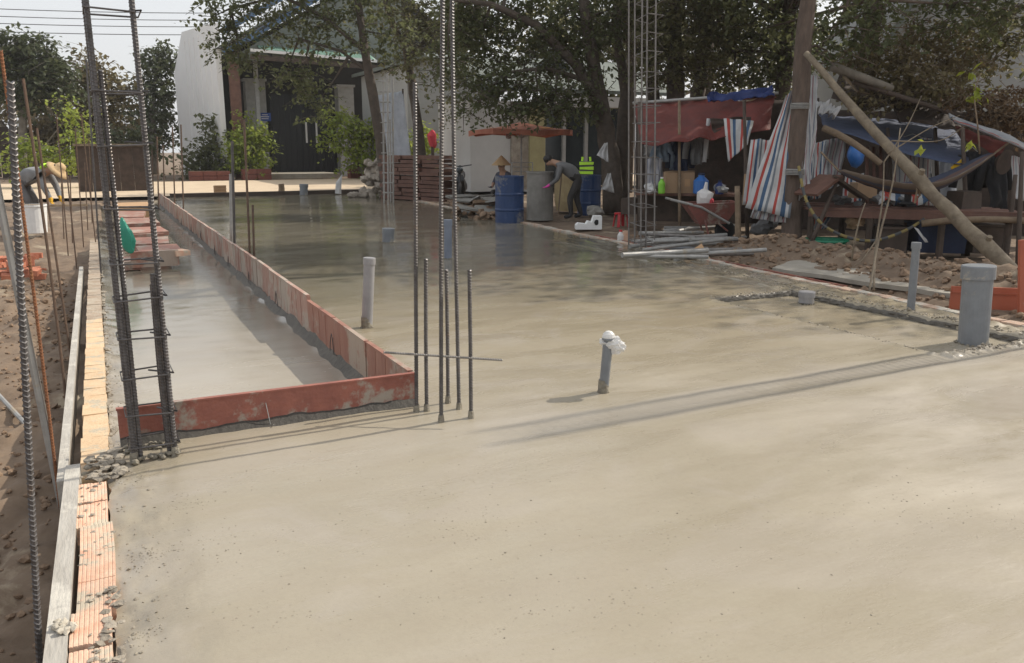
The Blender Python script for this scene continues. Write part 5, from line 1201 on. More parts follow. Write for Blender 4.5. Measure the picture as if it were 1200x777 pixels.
# A: slanting thin tree over the warehouse
b = P(456, 237, 26); b.z = -.02
tree('slanting slim tree leaning left in front of the warehouse', b, ([b, P(447, 180, 26), P(437, 110, 25.6), P(424, 35, 25.2), P(410, -60, 24.8)], [.19, .165, .15, .12, .08]),
     [(265, 45, 28, 30, 25, 700), (300, 10, 45, 36, 25, 1000), (345, 35, 50, 26, 25.4, 700), (390, 15, 45, 40, 25, 1100), (335, -20, 60, 40, 25, 1700), (420, -20, 60, 45, 25, 1500), (352, 92, 26, 22, 25.5, 520), (374, 118, 18, 22, 25.5, 380), (336, 84, 20, 14, 25.5, 260), (250, 15, 22, 26, 24.6, 450), (280, 70, 22, 18, 25, 350), (372, 66, 36, 14, 25.5, 260), (455, 40, 40, 35, 25, 900), (300, -60, 70, 40, 25, 1500), (410, -80, 80, 50, 25, 2200)],
     'leaf', .15, limbs=[([P(428, 60, 25.3), P(380, 20, 25), P(330, -5, 25), P(270, 10, 25)], [.08, .06, .05, .03]), ([P(433, 85, 25.5), P(400, 60, 25.3), P(350, 45, 25.3)], [.06, .045, .03])])
# B: second slim tree before the grey building
b = P(497, 196, 30); b.z = -.02
tree('slim tree with a bent trunk in front of the grey building', b, ([b, P(490, 150, 30), P(482, 95, 30), P(476, 60, 29.6), P(455, 15, 29), P(440, -60, 29)], [.2, .17, .15, .13, .09, .06]),
     [(490, 30, 45, 38, 29, 1500), (455, -5, 50, 40, 29, 1500), (520, 0, 50, 45, 29, 1700), (535, 60, 32, 30, 29, 900), (530, 110, 26, 36, 28, 560), (470, 70, 24, 22, 29, 420), (505, 78, 22, 30, 28.5, 380), (500, -60, 90, 50, 29, 2500), (548, 30, 40, 40, 28.6, 1300)],
     'leaf2', .15, limbs=[([P(478, 70, 29.7), P(505, 40, 29), P(545, 20, 28.6)], [.08, .06, .03]), ([P(500, 45, 29), P(528, 80, 28.5), P(532, 125, 28)], [.045, .03, .015])])
# C: the big dark spreading tree in the middle
b = P(718, 236, 20.5); b.z = -.05
tree('big dark tree with a forked trunk spreading over the parasol', b, ([b, P(716, 190, 20.5), P(708, 140, 20.4), P(697, 85, 20.2), P(686, 20, 19.8), P(676, -70, 19.6)], [.27, .24, .22, .18, .13, .08]),
     [(560, 50, 50, 45, 20, 2200), (600, 20, 60, 45, 20, 2600), (640, 60, 45, 45, 20, 2200), (590, 95, 48, 30, 19.6, 1700), (630, 112, 40, 24, 19.6, 1300), (670, 20, 50, 45, 20, 2000), (665, 115, 32, 26, 19.8, 900), (560, 100, 28, 22, 19.4, 500), (555, 125, 20, 18, 19.2, 300), (700, 60, 36, 50, 20, 1300), (720, 10, 40, 40, 20, 1400), (600, -50, 110, 55, 20, 3200), (700, -70, 90, 55, 20, 2600), (600, 128, 36, 12, 19.4, 420), (650, 126, 30, 12, 19.4, 380), (540, 10, 40, 40, 19.6, 1300), (690, 120, 22, 26, 20, 400), (525, 70, 26, 34, 19.4, 600)],
     'leaf', .115, limbs=[([P(705, 130, 20.4), P(675, 75, 20), P(630, 30, 19.7), P(575, 5, 19.4), P(530, 0, 19)], [.16, .13, .10, .07, .04]), ([P(726, 240, 20.9), P(728, 180, 20.9), P(733, 110, 20.9), P(724, 50, 21), P(722, -60, 21)], [.2, .17, .14, .11, .07]), ([P(690, 95, 20.2), P(640, 80, 19.8), P(590, 85, 19.5)], [.07, .05, .03])])
# D: trees behind the red canopy
b = P(792, 210, 20.5); b.z = -.05
tree('dark tree rising behind the left end of the red canopy', b, ([b, P(792, 100, 20.5), P(790, 40, 20.4), P(796, -60, 20)], [.26, .22, .18, .1]),
     [(790, 40, 45, 50, 19.6, 2300), (770, 85, 34, 28, 19.6, 900), (800, -20, 70, 50, 19.6, 2600), (840, 20, 45, 45, 19.8, 1900), (760, 10, 36, 45, 19.6, 1300), (830, 70, 36, 30, 20, 1000), (760, 50, 26, 40, 19.8, 700)], 'leaf2', .115,
     limbs=[([P(772, 215, 21), P(766, 110, 21), P(752, 20, 21), P(748, -50, 21)], [.2, .16, .12, .08])])
b = P(812, 210, 21.5); b.z = -.05
tree('leaning dark tree above the middle of the red canopy', b, ([b, P(818, 110, 21.5), P(829, 40, 21.3), P(838, -60, 21)], [.24, .19, .15, .1]),
     [(880, 40, 45, 45, 20.5, 2000), (900, 85, 36, 24, 20.5, 900), (860, 90, 40, 18, 20.5, 900), (910, 10, 50, 50, 20.5, 2100), (870, -40, 80, 50, 20.5, 2500), (925, 60, 30, 40, 20.5, 1000), (850, 50, 32, 40, 20.6, 1000)], 'leaf', .115,
     limbs=[([P(829, 40, 21.3), P(860, 10, 20.8), P(900, -10, 20.4)], [.1, .07, .04]), ([P(824, 70, 21.4), P(862, 60, 20.8), P(900, 60, 20.5)], [.07, .05, .03])])
# E: tall straight trunk at the front
b = P(926, 292, 12.95); b.z = -.05
tree('tall straight brown trunk standing at the edge of the camp with cord round it', b, ([b, P(931, 210, 12.75), P(938, 110, 12.6), P(946, 0, 12.4), P(952, -160, 12.1), P(955, -420, 11.8)], [.155, .14, .13, .115, .10, .06]),
     [(985, 20, 40, 28, 12.8, 700), (1030, 35, 40, 22, 13, 480), (1020, 5, 50, 20, 13, 560), (920, -120, 90, 50, 14, 2600), (1000, -100, 90, 50, 14, 2600), (1040, -180, 120, 60, 14.6, 3400), (880, -220, 120, 60, 14.6, 3400), (960, -330, 150, 80, 14.4, 5200), (820, -330, 130, 70, 14.4, 4000), (1110, 10, 60, 26, 13.5, 700), (1160, 0, 60, 40, 13.5, 1000), (970, 60, 26, 18, 12.8, 260)], 'leaf', .10, bark='bark_brown',
     limbs=[([P(948, -30, 12.4), P(985, -20, 12.6), P(1040, 0, 12.9), P(1110, 5, 13.4)], [.06, .045, .03, .015]), ([P(950, -120, 12.1), P(1000, -180, 12), P(1060, -240, 12)], [.07, .05, .03]), ([P(952, -200, 12), P(890, -260, 12), P(820, -320, 12)], [.07, .05, .03])])
for k, (py, label) in enumerate(((128, 'u'), (205, 'l'))):
    c = P(937 if k == 0 else 931, py, 12.6); mb = MB()
    for j in range(4): mb.lathe(c + Vector((0, 0, j * .022)), [(.13, 0), (.146, .006), (.146, .016), (.13, .022)], 12)
    tag(mb.build('cord', 'steel'), ('upper', 'lower')[k] + ' turns of pale cord wound round the tall straight trunk', 'cord')
# shade trees outside the frame at the right: their shade falls on the slab and camp
for (x, y_, h, lab) in ((14.0, 12.6, 8.8, 'dense tree rising behind the bed shelter on the right'), (15.0, 8.6, 8.0, 'broad tree to the right of the camp'), (15.5, 16.5, 9.5, 'dense tree behind the right end of the red canopy'), (16.5, 20.8, 10, 'dense tree far behind the middle of the red canopy'), (17, 25.5, 10, 'tall dense tree behind the shop')):
    b = Vector((x, y_, -.05)); t = T('leafy_tree', lab, 'tree', b)
    MB().tube([b, b + Vector((.1, 0, h * .5)), b + Vector((0, .1, h * .85))], [.24, .18, .08], 9, wob=.08).build('trunk', 'bark', t, smooth=True)
    lf = MB(); br = MB()
    for k in range(38):
        o = Vector((random.gauss(0, 1.4), random.gauss(0, 1.5), h - 1.8 + random.gauss(0, 1.3))); br.tube([b + Vector((0, 0, h * .5)), b + o], [.05, .015], 5)
        for q in range(44):
            p = b + o + Vector((random.gauss(0, .5), random.gauss(0, .5), random.gauss(0, .38))); leaves(lf, [p + Vector((rnd(-.2, .2), rnd(-.2, .2), rnd(-.2, .2))) for _ in range(6)], .15)
    lf.build('crown', 'leaf', t); stuff(br.build('branches', 'bark', t))
# far trees
def fartree(label, px, py0, d, clusters, leaf='leaf_far', size=.3, group='trees in the background', trunk_top=None):
    b = P(px, py0, d); b.z = 0; tp = P(clusters[0][0], clusters[0][1], d)
    return tree(label, b, ([b, uv(b, tp, .5) + Vector((rnd(-.2, .2), 0, 0)), tp], [.25, .18, .08]), clusters, leaf, size, 'bark_grey', group, dens=1.15)
fartree('feathery tree at the left edge under the pale sky', 25, 205, 40, [(25, 60, 26, 26, 40, 900), (50, 75, 30, 26, 40, 1000), (-15, 60, 40, 40, 40, 1400), (10, 90, 40, 25, 40, 1000), (70, 95, 24, 24, 40, 600), (40, 110, 36, 18, 40, 700), (40, 45, 16, 12, 40, 160)], size=.26)
fartree('olive brown tree behind the ladder like rebar column', 110, 205, 44, [(100, 90, 30, 40, 44, 900), (130, 105, 26, 36, 44, 800), (85, 140, 30, 30, 44, 700), (120, 150, 30, 24, 44, 700), (60, 150, 30, 20, 44, 500)], 'leaf_brown', .28)
fartree('green tree close left of the white warehouse wall', 182, 205, 50, [(182, 90, 20, 40, 50, 900), (170, 130, 22, 36, 50, 800), (192, 130, 14, 40, 50, 500), (185, 60, 12, 16, 50, 200), (195, 70, 12, 24, 50, 300), (175, 165, 20, 20, 50, 400)], 'leaf_far', .3)
fartree('dense tree mass behind the boundary fence on the far left', 40, 205, 58, [(-40, 90, 60, 50, 58, 1600), (30, 120, 50, 30, 58, 1400), (100, 130, 50, 30, 58, 1200), (150, 150, 30, 25, 58, 600)], 'leaf_brown', .36)
fartree('hazy tree seen over the grey building roof', 500, 200, 50, [(450, 30, 50, 50, 50, 1300), (500, 50, 40, 30, 50, 800), (540, 20, 50, 50, 50, 1100), (460, 90, 26, 34, 48, 500)], 'leaf_far', .32)
fartree('tree mass filling the gap between the shop and the red canopy', 730, 200, 38, [(650, 40, 60, 60, 38, 2000), (720, 60, 50, 60, 38, 1800), (780, 40, 60, 60, 38, 2000), (850, 60, 60, 50, 38, 1700), (920, 50, 50, 50, 38, 1400), (700, 120, 50, 20, 38, 700), (980, 90, 40, 30, 36, 800)], 'leaf2', .26)
# shrubs
def shrub(label, px, py, d, clusters, leaf, size, group=None, name='shrub', bark='bark_grey'):
    b = P(px, py, d); b.z = max(0.0, min(b.z, .5)); t = T(name, label, 'shrub', b, group); mb = MB()
    for (cx, cy, rx, ry, dd, n) in clusters: c = P(cx, cy, dd); mb.tube([b, uv(b, c, .5) + Vector((rnd(-.1, .1), 0, 0)), c], [.035, .025, .012], 5)
    mb.build('stem', bark, t); crown(t, clusters, leaf, size, (), bark, name='foliage'); return t
shrub('dark upright shrub against the white warehouse wall', 245, 208, 42, [(245, 150, 12, 22, 42, 260), (236, 178, 18, 18, 42, 420), (258, 175, 14, 24, 42, 380), (240, 196, 26, 12, 41.6, 500), (262, 195, 14, 12, 41.6, 300), (226, 190, 10, 16, 42, 160)], 'leaf', .24)
shrub('bright yellow green round bush left of the gate', 293, 205, 41, [(293, 165, 22, 20, 41, 900), (302, 158, 14, 16, 41, 450), (288, 184, 20, 16, 41, 650), (287, 138, 6, 14, 41, 110), (300, 180, 14, 16, 41, 400), (278, 168, 12, 16, 41, 300)], 'leaf_bright', .2)
shrub('leafy light green shrub right of the gate', 425, 205, 41, [(405, 145, 22, 16, 41, 550), (425, 155, 18, 18, 41, 550), (395, 165, 16, 12, 41, 280), (420, 180, 20, 16, 41, 500), (392, 132, 10, 10, 41, 130), (432, 190, 12, 12, 41, 220)], 'leaf_bright', .22)
shrub('bright shrub showing between the grey sheet and the grey building', 490, 195, 33, [(492, 155, 10, 16, 33, 300), (485, 170, 10, 14, 33, 250), (499, 168, 8, 12, 33, 200)], 'leaf_bright', .18)
shrub('sunlit hedge of weeds beyond the straw hat worker', 30, 205, 32, [(30, 170, 20, 14, 32, 420), (60, 180, 24, 12, 32, 450), (90, 165, 10, 34, 32, 420), (100, 190, 16, 12, 32, 260), (20, 190, 26, 10, 32, 320), (85, 130, 7, 20, 32, 160)], 'leaf_bright', .17)
shrub('green creeper clump behind the low brown panel', 150, 190, 40, [(140, 165, 22, 16, 40, 420), (160, 155, 16, 20, 40, 340), (125, 160, 14, 18, 40, 280)], 'leaf_far', .24)

# ================================================================== the camp on the right
def post(a, b_, r, m, label, name='post', cat='post', group=None, n=8, taper=.85, bend=None, wob=.06):
    a = Vector(a); b_ = Vector(b_); mid = uv(a, b_, .5) + (Vector(bend) if bend else Vector((0, 0, 0)))
    pts = [a, uv(a, mid, .5) + (Vector(bend) * .25 if bend else Vector((0, 0, 0))), mid, uv(mid, b_, .5) + (Vector(bend) * .25 if bend else Vector((0, 0, 0))), b_]
    return tag(MB().tube(pts, [r * (1 + (taper - 1) * k / 4) for k in range(5)], n, wob=wob).build(name, m, origin=a, smooth=True), label, cat, group)
def cloth(label, corners, m, name='tarp', cat='tarp', group=None, **k):
    mb = sheet(*corners, **k); o = mb.build(name, m, smooth=True); return tag(o, label, cat, group)
# leaning log prop
a = G(1197, 328, -.05); b_ = P(945, 62, 12.3); lg = T('log_prop', 'long pale log leaning from the ground up to the tall straight trunk', 'log', a)
pts = [uv(a, b_, k / 14) + Vector((0, 0, -.10 * math.sin(math.pi * k / 14))) + Vector((rnd(-.015, .015), 0, rnd(-.015, .015))) for k in range(15)]
rs = [.100 - .056 * k / 14 for k in range(15)]; rs[6] *= 1.13; rs[2] *= 1.08; rs[10] *= 1.1
MB().tube(pts, rs, 12, wob=.05).build('log', 'wood_pale', lg, smooth=True)
for k in (6, 2): MB().tube([pts[k], pts[k] - FW * .08 + Vector((0, 0, .10))], [.05, .035], 7).build('stub', 'wood_pale', lg)
MB().tube([pts[6] + Vector((0, 0, -.08)), pts[6] + Vector((.05, 0, -.22)), pts[6] + Vector((-.03, 0, -.32)), pts[6] + Vector((0, 0, -.10))], .015, 6).build('cord', 'wood', lg)
post(P(965, 150, 12.9), P(1032, 192, 12.4), .055, 'wood', 'short crooked branch reaching right under the blue tarp', 'branch', 'branch', bend=(0, 0, .05))
post(P(975, 78, 13), P(1045, 104, 13.2), .075, 'bark_grey', 'thick grey log lying across the shelter roof', 'log', 'log')
post(P(1000, 96, 13.2), P(1165, 148, 13.2), .045, 'wood_dark', 'long dark pole sloping along the shelter roof', 'pole', 'pole')
# red canopy and blue tarp
cloth('big dark red tarp roofing the open stall', (P(742, 122, 17.5), P(908, 112, 15.6), P(902, 152, 15.0), P(752, 168, 15.2)), 'red_tarp', nu=26, nv=10, amp=.10, freq=3, sag=.03, folds=.03, nf=4)
cloth('red tarp slope at the back of the open stall', (P(742, 122, 17.5), P(742, 122, 20), P(910, 112, 20), P(908, 112, 15.6)), 'red_tarp', amp=.06)
cloth('deep blue tarp bundled along the top of the red tarp', (P(828, 112, 15.8), P(905, 100, 15.6), P(908, 112, 15.5), P(830, 120, 15.7)), 'deep_blue_tarp', nu=20, nv=5, amp=.10, freq=5)
post(P(742, 121, 17.4), P(912, 109, 15.5), .035, 'steel', 'thin pale pole along the front of the red tarp', 'pole', 'pole')
b = P(797, 262, 15.6); b.z = -.1; post(b, P(796, 118, 15.3), .03, 'wood', 'slim post holding up the middle of the red tarp')
b = P(866, 284, 13.3); b.z = -.1; post(b, P(864, 218, 13.2), .05, 'wood', 'short thick post beside the wheelbarrow wheel')
b = P(752, 270, 16); b.z = -.1; post(b, P(750, 120, 16.2), .06, 'bark', 'dark corner post of the stall behind the rebar cage')
cloth('dark brown sheet added to stand for the shade behind the stall', (P(745, 125, 19.2), P(960, 115, 18), P(960, 270, 18), P(745, 250, 19.2)), 'brown_cloth', 'shade_sheet', 'sheet', amp=.1, nu=20)  # added dark sheet, its brown stands in for shade at the stall's back
# table and the things on it
A, B_ = P(752, 227, 15.9), P(872, 230, 15.3); t = T('table', 'dark wooden table under the red tarp with cardboard boxes on it', 'table', Vector((uv(A, B_, .5).x, uv(A, B_, .5).y, -.08)))
zt = A.z; B_.z = zt
MB().span(A + bk * .35, B_ + bk * .35, .8, .05).build('top', 'wood_red', t)
for u in (.03, .97):
    for k in (.05, .65): p = uv(A, B_, u) + bk * k; MB().tube([Vector((p.x, p.y, -.1)), p], .035, 6).build('leg', 'wood_dark', t)
MB().span(A + bk * .5 - Vector((0, 0, .3)), B_ + bk * .5 - Vector((0, 0, .3)), .02, .5).build('front_panel', 'wood_dark', t)
def carton(px0, px1, py, d, label, face_=False):
    a, b_ = P(px0, 227, d), P(px1, 227, d); a.z = b_.z = zt + .026; h = (227 - py) / F * d
    t = T('cardboard_box', label, 'box', uv(a, b_, .5)); m = uv(a, b_, .5) + bk * .15
    MB().span(a + bk * .15 + Vector((0, 0, h / 2)), b_ + bk * .15 + Vector((0, 0, h / 2)), .3, h).build('carton', 'cardboard', t)
    MB().span(a + bk * .15 + Vector((0, 0, h + .004)), b_ + bk * .15 + Vector((0, 0, h + .004)), .05, .004).build('tape', 'tan_board', t)
    MB().span(a + bk * .1 + Vector((0, 0, h + .012)), b_ + bk * .1 + Vector((0, 0, h + .02)), .2, .008).build('flap', 'cardboard', t)
    if face_: c = uv(a, b_, .5) - bk * .003 + Vector((0, 0, h * .5)); MB().span(c - RT * .05, c + RT * .05, .004, h * .35).build('printed_patch', 'tan_board', t)
carton(780, 796, 203, 15.6, 'plain brown cardboard box on the table, next to the green bottle')
carton(797, 813, 203, 15.6, 'brown cardboard box with a pale printed patch on the table, next to the blue jug', True)
def bottle(px, py0, py1, d, r, m, label, name, cat, capm=None):
    b = P(px, py0, d); h = (py0 - py1) / F * d; b.z = zt + .026 if py0 < 232 else b.z; t = T(name, label, cat, b)
    MB().lathe(b, [(r * .9, 0), (r, .02), (r, h * .62), (r * .55, h * .78), (r * .4, h * .82), (r * .4, h * .92), (.002, h * .93)], 16).build('vessel', m, t)
    MB().lathe(b + Vector((0, 0, h * .9)), [(r * .45, 0), (r * .45, h * .1), (.002, h * .105)], 12).build('cap', capm or 'white', t); return t
bottle(775, 227, 208, 15.5, .065, 'lime_plastic', 'lime green bottle standing left of the cardboard boxes', 'bottle', 'bottle')
bottle(821, 227, 203, 15.4, .14, 'blue_plastic', 'bright blue water jug standing right of the cardboard boxes', 'water_jug', 'jug', 'navy_cloth')
bottle(843, 228, 212, 15.3, .08, 'deep_blue_tarp', 'small dark blue container at the right end of the table', 'container', 'container', 'navy_cloth')
# hanging clothes in the stall
def garment(px0, px1, py0, py1, d, m, label, name='hanging_shirt', cat='clothes', sleeves=True, group=None):
    a, b_, c_, e = P(px0, py0, d), P(px1, py0, d), P(px1 + 1, py1, d), P(px0 - 1, py1, d); t = T(name, label, cat, uv(c_, e, .5), group)
    sheet(a, b_, c_, e, 10, 10, .05, 3, folds=.04, nf=2).build('cloth', m, t, smooth=True)
    if sleeves:
        for p, s in ((a, -1), (b_, 1)): MB().tube([p - Vector((0, 0, .06)), p + RT * .08 * s - Vector((0, 0, .3)), p + RT * .10 * s - Vector((0, 0, .55))], [.06, .07, .06], 8).build('sleeve', m, t, smooth=True)
    MB().tube([uv(a, b_, .2), uv(a, b_, .5) + Vector((0, 0, .07)), uv(a, b_, .8)], .008, 5).build('hanger', 'steel', t)
    return t
garment(770, 783, 165, 190, 16.2, 'pale_blue_cloth', 'pale blue shirt hanging at the left in the red stall')
garment(790, 806, 163, 203, 16.2, 'navy_cloth', 'dark navy coat hanging in the middle of the red stall')
garment(810, 822, 152, 193, 16.0, 'shirt_grey', 'grey shirt hanging beside the white strip in the red stall')
garment(753, 765, 170, 182, 16.3, 'white_cloth', 'white cloth hanging behind the rebar cage', sleeves=False)
garment(757, 776, 186, 220, 16.0, 'plaid', 'blue and white plaid cloth hanging behind the rebar cage', sleeves=False)
cloth('narrow white strip of cloth hanging in the red stall', (P(828, 139, 15.6), P(833, 139, 15.6), P(828, 190, 15.6), P(823, 190, 15.6)), 'white_cloth', 'cloth_strip', 'cloth', nu=3, nv=8)
cloth('white sheet knotted to the trunk behind the worker, upper of two', (P(708, 168, 19), P(712, 167, 19), P(713, 190, 19), P(699, 182, 19)), 'white_cloth', 'hung_rag', 'rag', amp=.05)
cloth('white sheet beside the trunk behind the worker, lower of two', (P(712, 203, 19), P(716, 203, 19), P(720, 226, 19), P(704, 222, 19)), 'white_cloth', 'hung_rag', 'rag', amp=.05)
# stools, small things
b = P(728, 245, 17.2); b.z = -.08; t = T('stool', 'small red plastic stool in the shade left of the rebar cage', 'stool', b)
MB().lathe(b + Vector((0, 0, .26)), [(.13, 0), (.14, .0), (.14, .03), (.002, .032)], 14).build('seat', 'red_plastic', t)
for k in range(4): a = k * 1.57 + .7; MB().span(b + Vector((math.cos(a) * .16, math.sin(a) * .16, 0)), b + Vector((math.cos(a) * .12, math.sin(a) * .12, .27)), .06, .02).build('leg', 'red_plastic', t)
# wheelbarrow
wb = G(838, 282, -.08); t = T('wheelbarrow', 'rusty red wheelbarrow with long pale handles beside the pipe pile', 'wheelbarrow', wb)
d = 14.0
tl, tr, bl, br_ = P(806, 240, d), P(866, 238, d), P(822, 263, d), P(852, 262, d)
def q4(p, k): return p + bk * k
mb = MB(); vv = [tl, tr, q4(tr, .55), q4(tl, .55), bl + bk * .1, br_ + bk * .1, q4(br_, .45), q4(bl, .45)]
mb.add(vv, [(0, 1, 5, 4), (1, 2, 6, 5), (2, 3, 7, 6), (3, 0, 4, 7), (4, 5, 6, 7)]); o = mb.build('tray', 'barrow', t); sm = o.modifiers.new('thick', 'SOLIDIFY'); sm.thickness = .02
mb = MB()
for a, b_ in ((tl, tr), (tr, q4(tr, .55)), (q4(tr, .55), q4(tl, .55)), (q4(tl, .55), tl)): mb.tube([a, b_], .018, 6)
mb.build('rim', 'barrow', t)
for k in (0, .5): MB().tube([q4(P(786, 234, d), k), q4(P(822, 243, d), k), q4(P(855, 262, d), k * .6)], .022, 7).build('handle', 'steel', t)
for k in (0, .45): MB().tube([q4(P(826, 258, d), k), q4(P(832, 283, d), k)], .018, 6).build('leg', 'barrow', t)
wc = P(853, 271, d) + bk * .22; wheel(wc, .17, .09, parent=t, ax=bk); MB().lathe(wc, [(.002, -.02), (.12, -.03), (.12, .03), (.002, .02)], 16, tilt=Vector((0, 0, 1)).rotation_difference(bk).to_matrix()).build('rim_disc', 'red_plastic', t)
for k in (0.0, .42): MB().tube([q4(P(842, 262, d), k), q4(P(853, 271, d), k)], .014, 6).build('fork', 'barrow', t)
c = P(829, 233, 14.0) + bk * .2; t = T('plastic_bag', 'tied white and pink bag lying in the wheelbarrow', 'bag', c - Vector((0, 0, .12)))
MB().blob(c, .16, 2, (.95, .8, 1.05), .25).build('sack', 'wrap', t); MB().tube([c + Vector((0, 0, .12)), c + Vector((.02, 0, .27))], [.045, .02], 7, wob=.2).build('knot', 'wrap', t); MB().blob(c + RT * .07 - bk * .08 - Vector((0, 0, .05)), .08, 1, (1, .6, 1), .2).build('print', 'pink_cloth', t)
# pile of steel pipes
for k in range(28):
    py = rnd(266, 302); pxm = rnd(775, 838); L_ = rnd(0.35, 0.8); z = -.03 + .05 * (k % 4) + rnd(0, .04); c = G(pxm, py, z)
    an = rnd(-.30, .30) + (0.5 if k % 6 == 0 else 0.0); dx = Vector((math.cos(an + .12), math.sin(an + .12), rnd(-.04, .06)))
    dx = Matrix.Rotation(-.35, 3, 'Z') @ dx
    o = MB().tube([c - dx * L_, c + dx * L_], rnd(.022, .036), 10).build('steel_pipe', random.choice(('steel', 'steel', 'pipe', 'rebar_pale')), origin=c)
    tag(o, 'grey steel pipe lying in the loose pile beside the rebar cage', 'pipe', 'steel pipes piled beside the rebar cage')
for (pts_, lab) in ((((800, 302), (832, 304), (830, 290)), 'triangular tan board scrap at the slab edge before the pipes'),):
    q = [G(x, y, .02) for x, y in pts_]; q[2] = G(830, 303, .02) + Vector((0, 0.15, .17)); tag(MB().prism(q, (0.01, .02, .02)).build('board_scrap', 'tan_board'), lab, 'board')
b = G(727, 285, -.03); t = T('bottle', 'pale bottle standing on the slab edge left of the rebar cage', 'bottle', b)
MB().lathe(b, [(.05, 0), (.055, .02), (.055, .13), (.025, .18), (.025, .2), (.002, .2)], 12).build('vessel', 'wrap', t); MB().lathe(b + Vector((0, 0, .19)), [(.028, 0), (.028, .03), (.002, .03)], 10).build('cap', 'red_plastic', t)
b = G(733, 286, -.03) + bk * .15; tag(MB().box(b + Vector((0, 0, .1)), (.10, .06, .2), rot=.2).build('brick', 'brick'), 'single orange brick standing upright by the rebar cage', 'brick')
# striped tarps
cloth('striped tarp panel hung at a slant inside the stall', (P(848, 139, 15.2), P(883, 141, 15), P(876, 170, 14.9), P(853, 189, 15)), 'stripe_b', nu=16, nv=10, amp=.05)
cloth('pale brown sheet hanging over the slanted striped panel', (P(832, 139, 15.4), P(888, 136, 15.2), P(884, 152, 15.2), P(836, 160, 15.4)), 'brown_cloth', amp=.08)
cloth('striped tarp hanging left of the big draped one', (P(880, 163, 13.6), P(908, 164, 13.5), P(902, 236, 13.4), P(870, 240, 13.5)), 'stripe_a', nu=24, nv=14, amp=.05, folds=.02, nf=3)
cloth('big striped tarp draped down from the tall straight trunk', (P(921, 112, 12.85), P(938, 98, 12.75), P(926, 256, 12.65), P(873, 243, 13.1)), 'stripe_a', nu=24, nv=16, amp=.07, folds=.03, nf=2)
cloth('crumpled lower end of the big draped striped tarp', (P(905, 190, 13.0), P(930, 180, 12.95), P(922, 262, 12.9), P(878, 255, 13.1)), 'stripe_c', nu=24, nv=14, amp=.09, folds=.05, nf=4)
cloth('faded striped tarp hanging right of the tall straight trunk', (P(940, 85, 12.8), P(960, 90, 12.9), P(950, 215, 12.7), P(938, 235, 12.6)), mat('x', (0.2, 0.2, 0.2)) if False else MT['stripe_c'], nu=16, nv=16, amp=.06, folds=.04, nf=3)
cloth('white striped sheet hanging behind the folded brown board', (P(954, 166, 14), P(992, 161, 14), P(985, 218, 13.8), P(942, 228, 13.8)), 'stripe_c', nu=20, nv=12, amp=.06, folds=.03)
cloth('scrap of striped sheet hanging below the bed platform', (P(952, 248, 13.2), P(980, 246, 13.2), P(966, 268, 13.1), P(950, 270, 13.1)), 'stripe_b', amp=.03)
cloth('crumpled white sheet tucked under the roof by the trunk', (P(955, 117, 13.3), P(985, 128, 13.3), P(980, 136, 13.1), P(955, 130, 13.1)), 'white_cloth', amp=.12, freq=6)
# shelter
cloth('blue tarp sloping down over the bed platform', (P(960, 128, 15), P(1118, 148, 15.2), P(1138, 194, 12.6), P(966, 152, 13.2)), 'blue_tarp', nu=26, nv=12, amp=.05, freq=2.2, sag=.05)
cloth('brown matted sheet covering the shelter roof', (P(985, 84, 15), P(1130, 110, 15), P(1130, 150, 13.3), P(975, 112, 13.4)), 'brown_cloth', nu=24, nv=12, amp=.16, freq=4)
cloth('blue and white striped awning edge at the right of the shelter', (P(1112, 132, 13.0), P(1235, 178, 12), P(1235, 192, 11.8), P(1118, 142, 12.8)), 'stripe_e', nu=20, nv=10, amp=.05, thick=.03)
cloth('dark sheet added to stand for the shade behind the bed shelter', (P(940, 130, 17), P(1230, 130, 15.5), P(1230, 330, 15.5), P(940, 300, 17)), 'brown_cloth', 'shade_sheet', 'sheet', amp=.1, nu=20)  # added to darken the shelter's back, where only shade lies
cloth('grey sheet hung beside the black clothes in the shelter', (P(1085, 172, 14.6), P(1135, 175, 14.4), P(1130, 222, 14.4), P(1082, 225, 14.6)), 'grey_wall', 'hung_sheet', 'sheet', amp=.05)
garment(1046, 1092, 162, 242, 13.9, 'stripe_c', 'white striped clothes hanging over the bed platform', 'hanging_clothes', sleeves=False)
garment(1128, 1150, 178, 248, 13.0, 'black_cloth', 'black coat hanging at the right of the shelter, left of a pair')
garment(1158, 1180, 180, 246, 12.8, 'black_cloth', 'black jacket hanging at the right of the shelter, right of a pair')
cloth('bright yellow cloth hanging beside the black coat', (P(1114, 196, 12.7), P(1130, 184, 12.7), P(1129, 196, 12.7), P(1116, 203, 12.7)), 'yellow_cloth', 'cloth', 'cloth', nu=6, nv=5, amp=.02)
c = P(1178, 190, 12.6); tag(MB().lathe(c, [(.19, 0), (.185, .012), (.11, .03), (.10, .1), (.06, .13), (.002, .135)], 18, tilt=Matrix.Rotation(R(-80), 3, 'X')).build('hat', 'brown_cloth'), 'brown brimmed hat hung on the black jacket', 'hat')
c = P(1003, 182, 13.2); tag(MB().blob(c, .16, 2, (.95, .8, 1.15), .12).build('blue_bag', 'blue_plastic', smooth=True), 'round blue bag hanging under the blue tarp', 'bag')
# red slats left of bag
for k, px in enumerate((1016, 1024, 1032)):
    b = P(px, 246, 13.6); post(b, P(px, 172, 13.6), .03, 'wood_red', ('left', 'middle', 'right')[k] + ' one of three upright red brown slats under the blue tarp', 'slat_post', 'slat', 'red brown slats under the blue tarp')
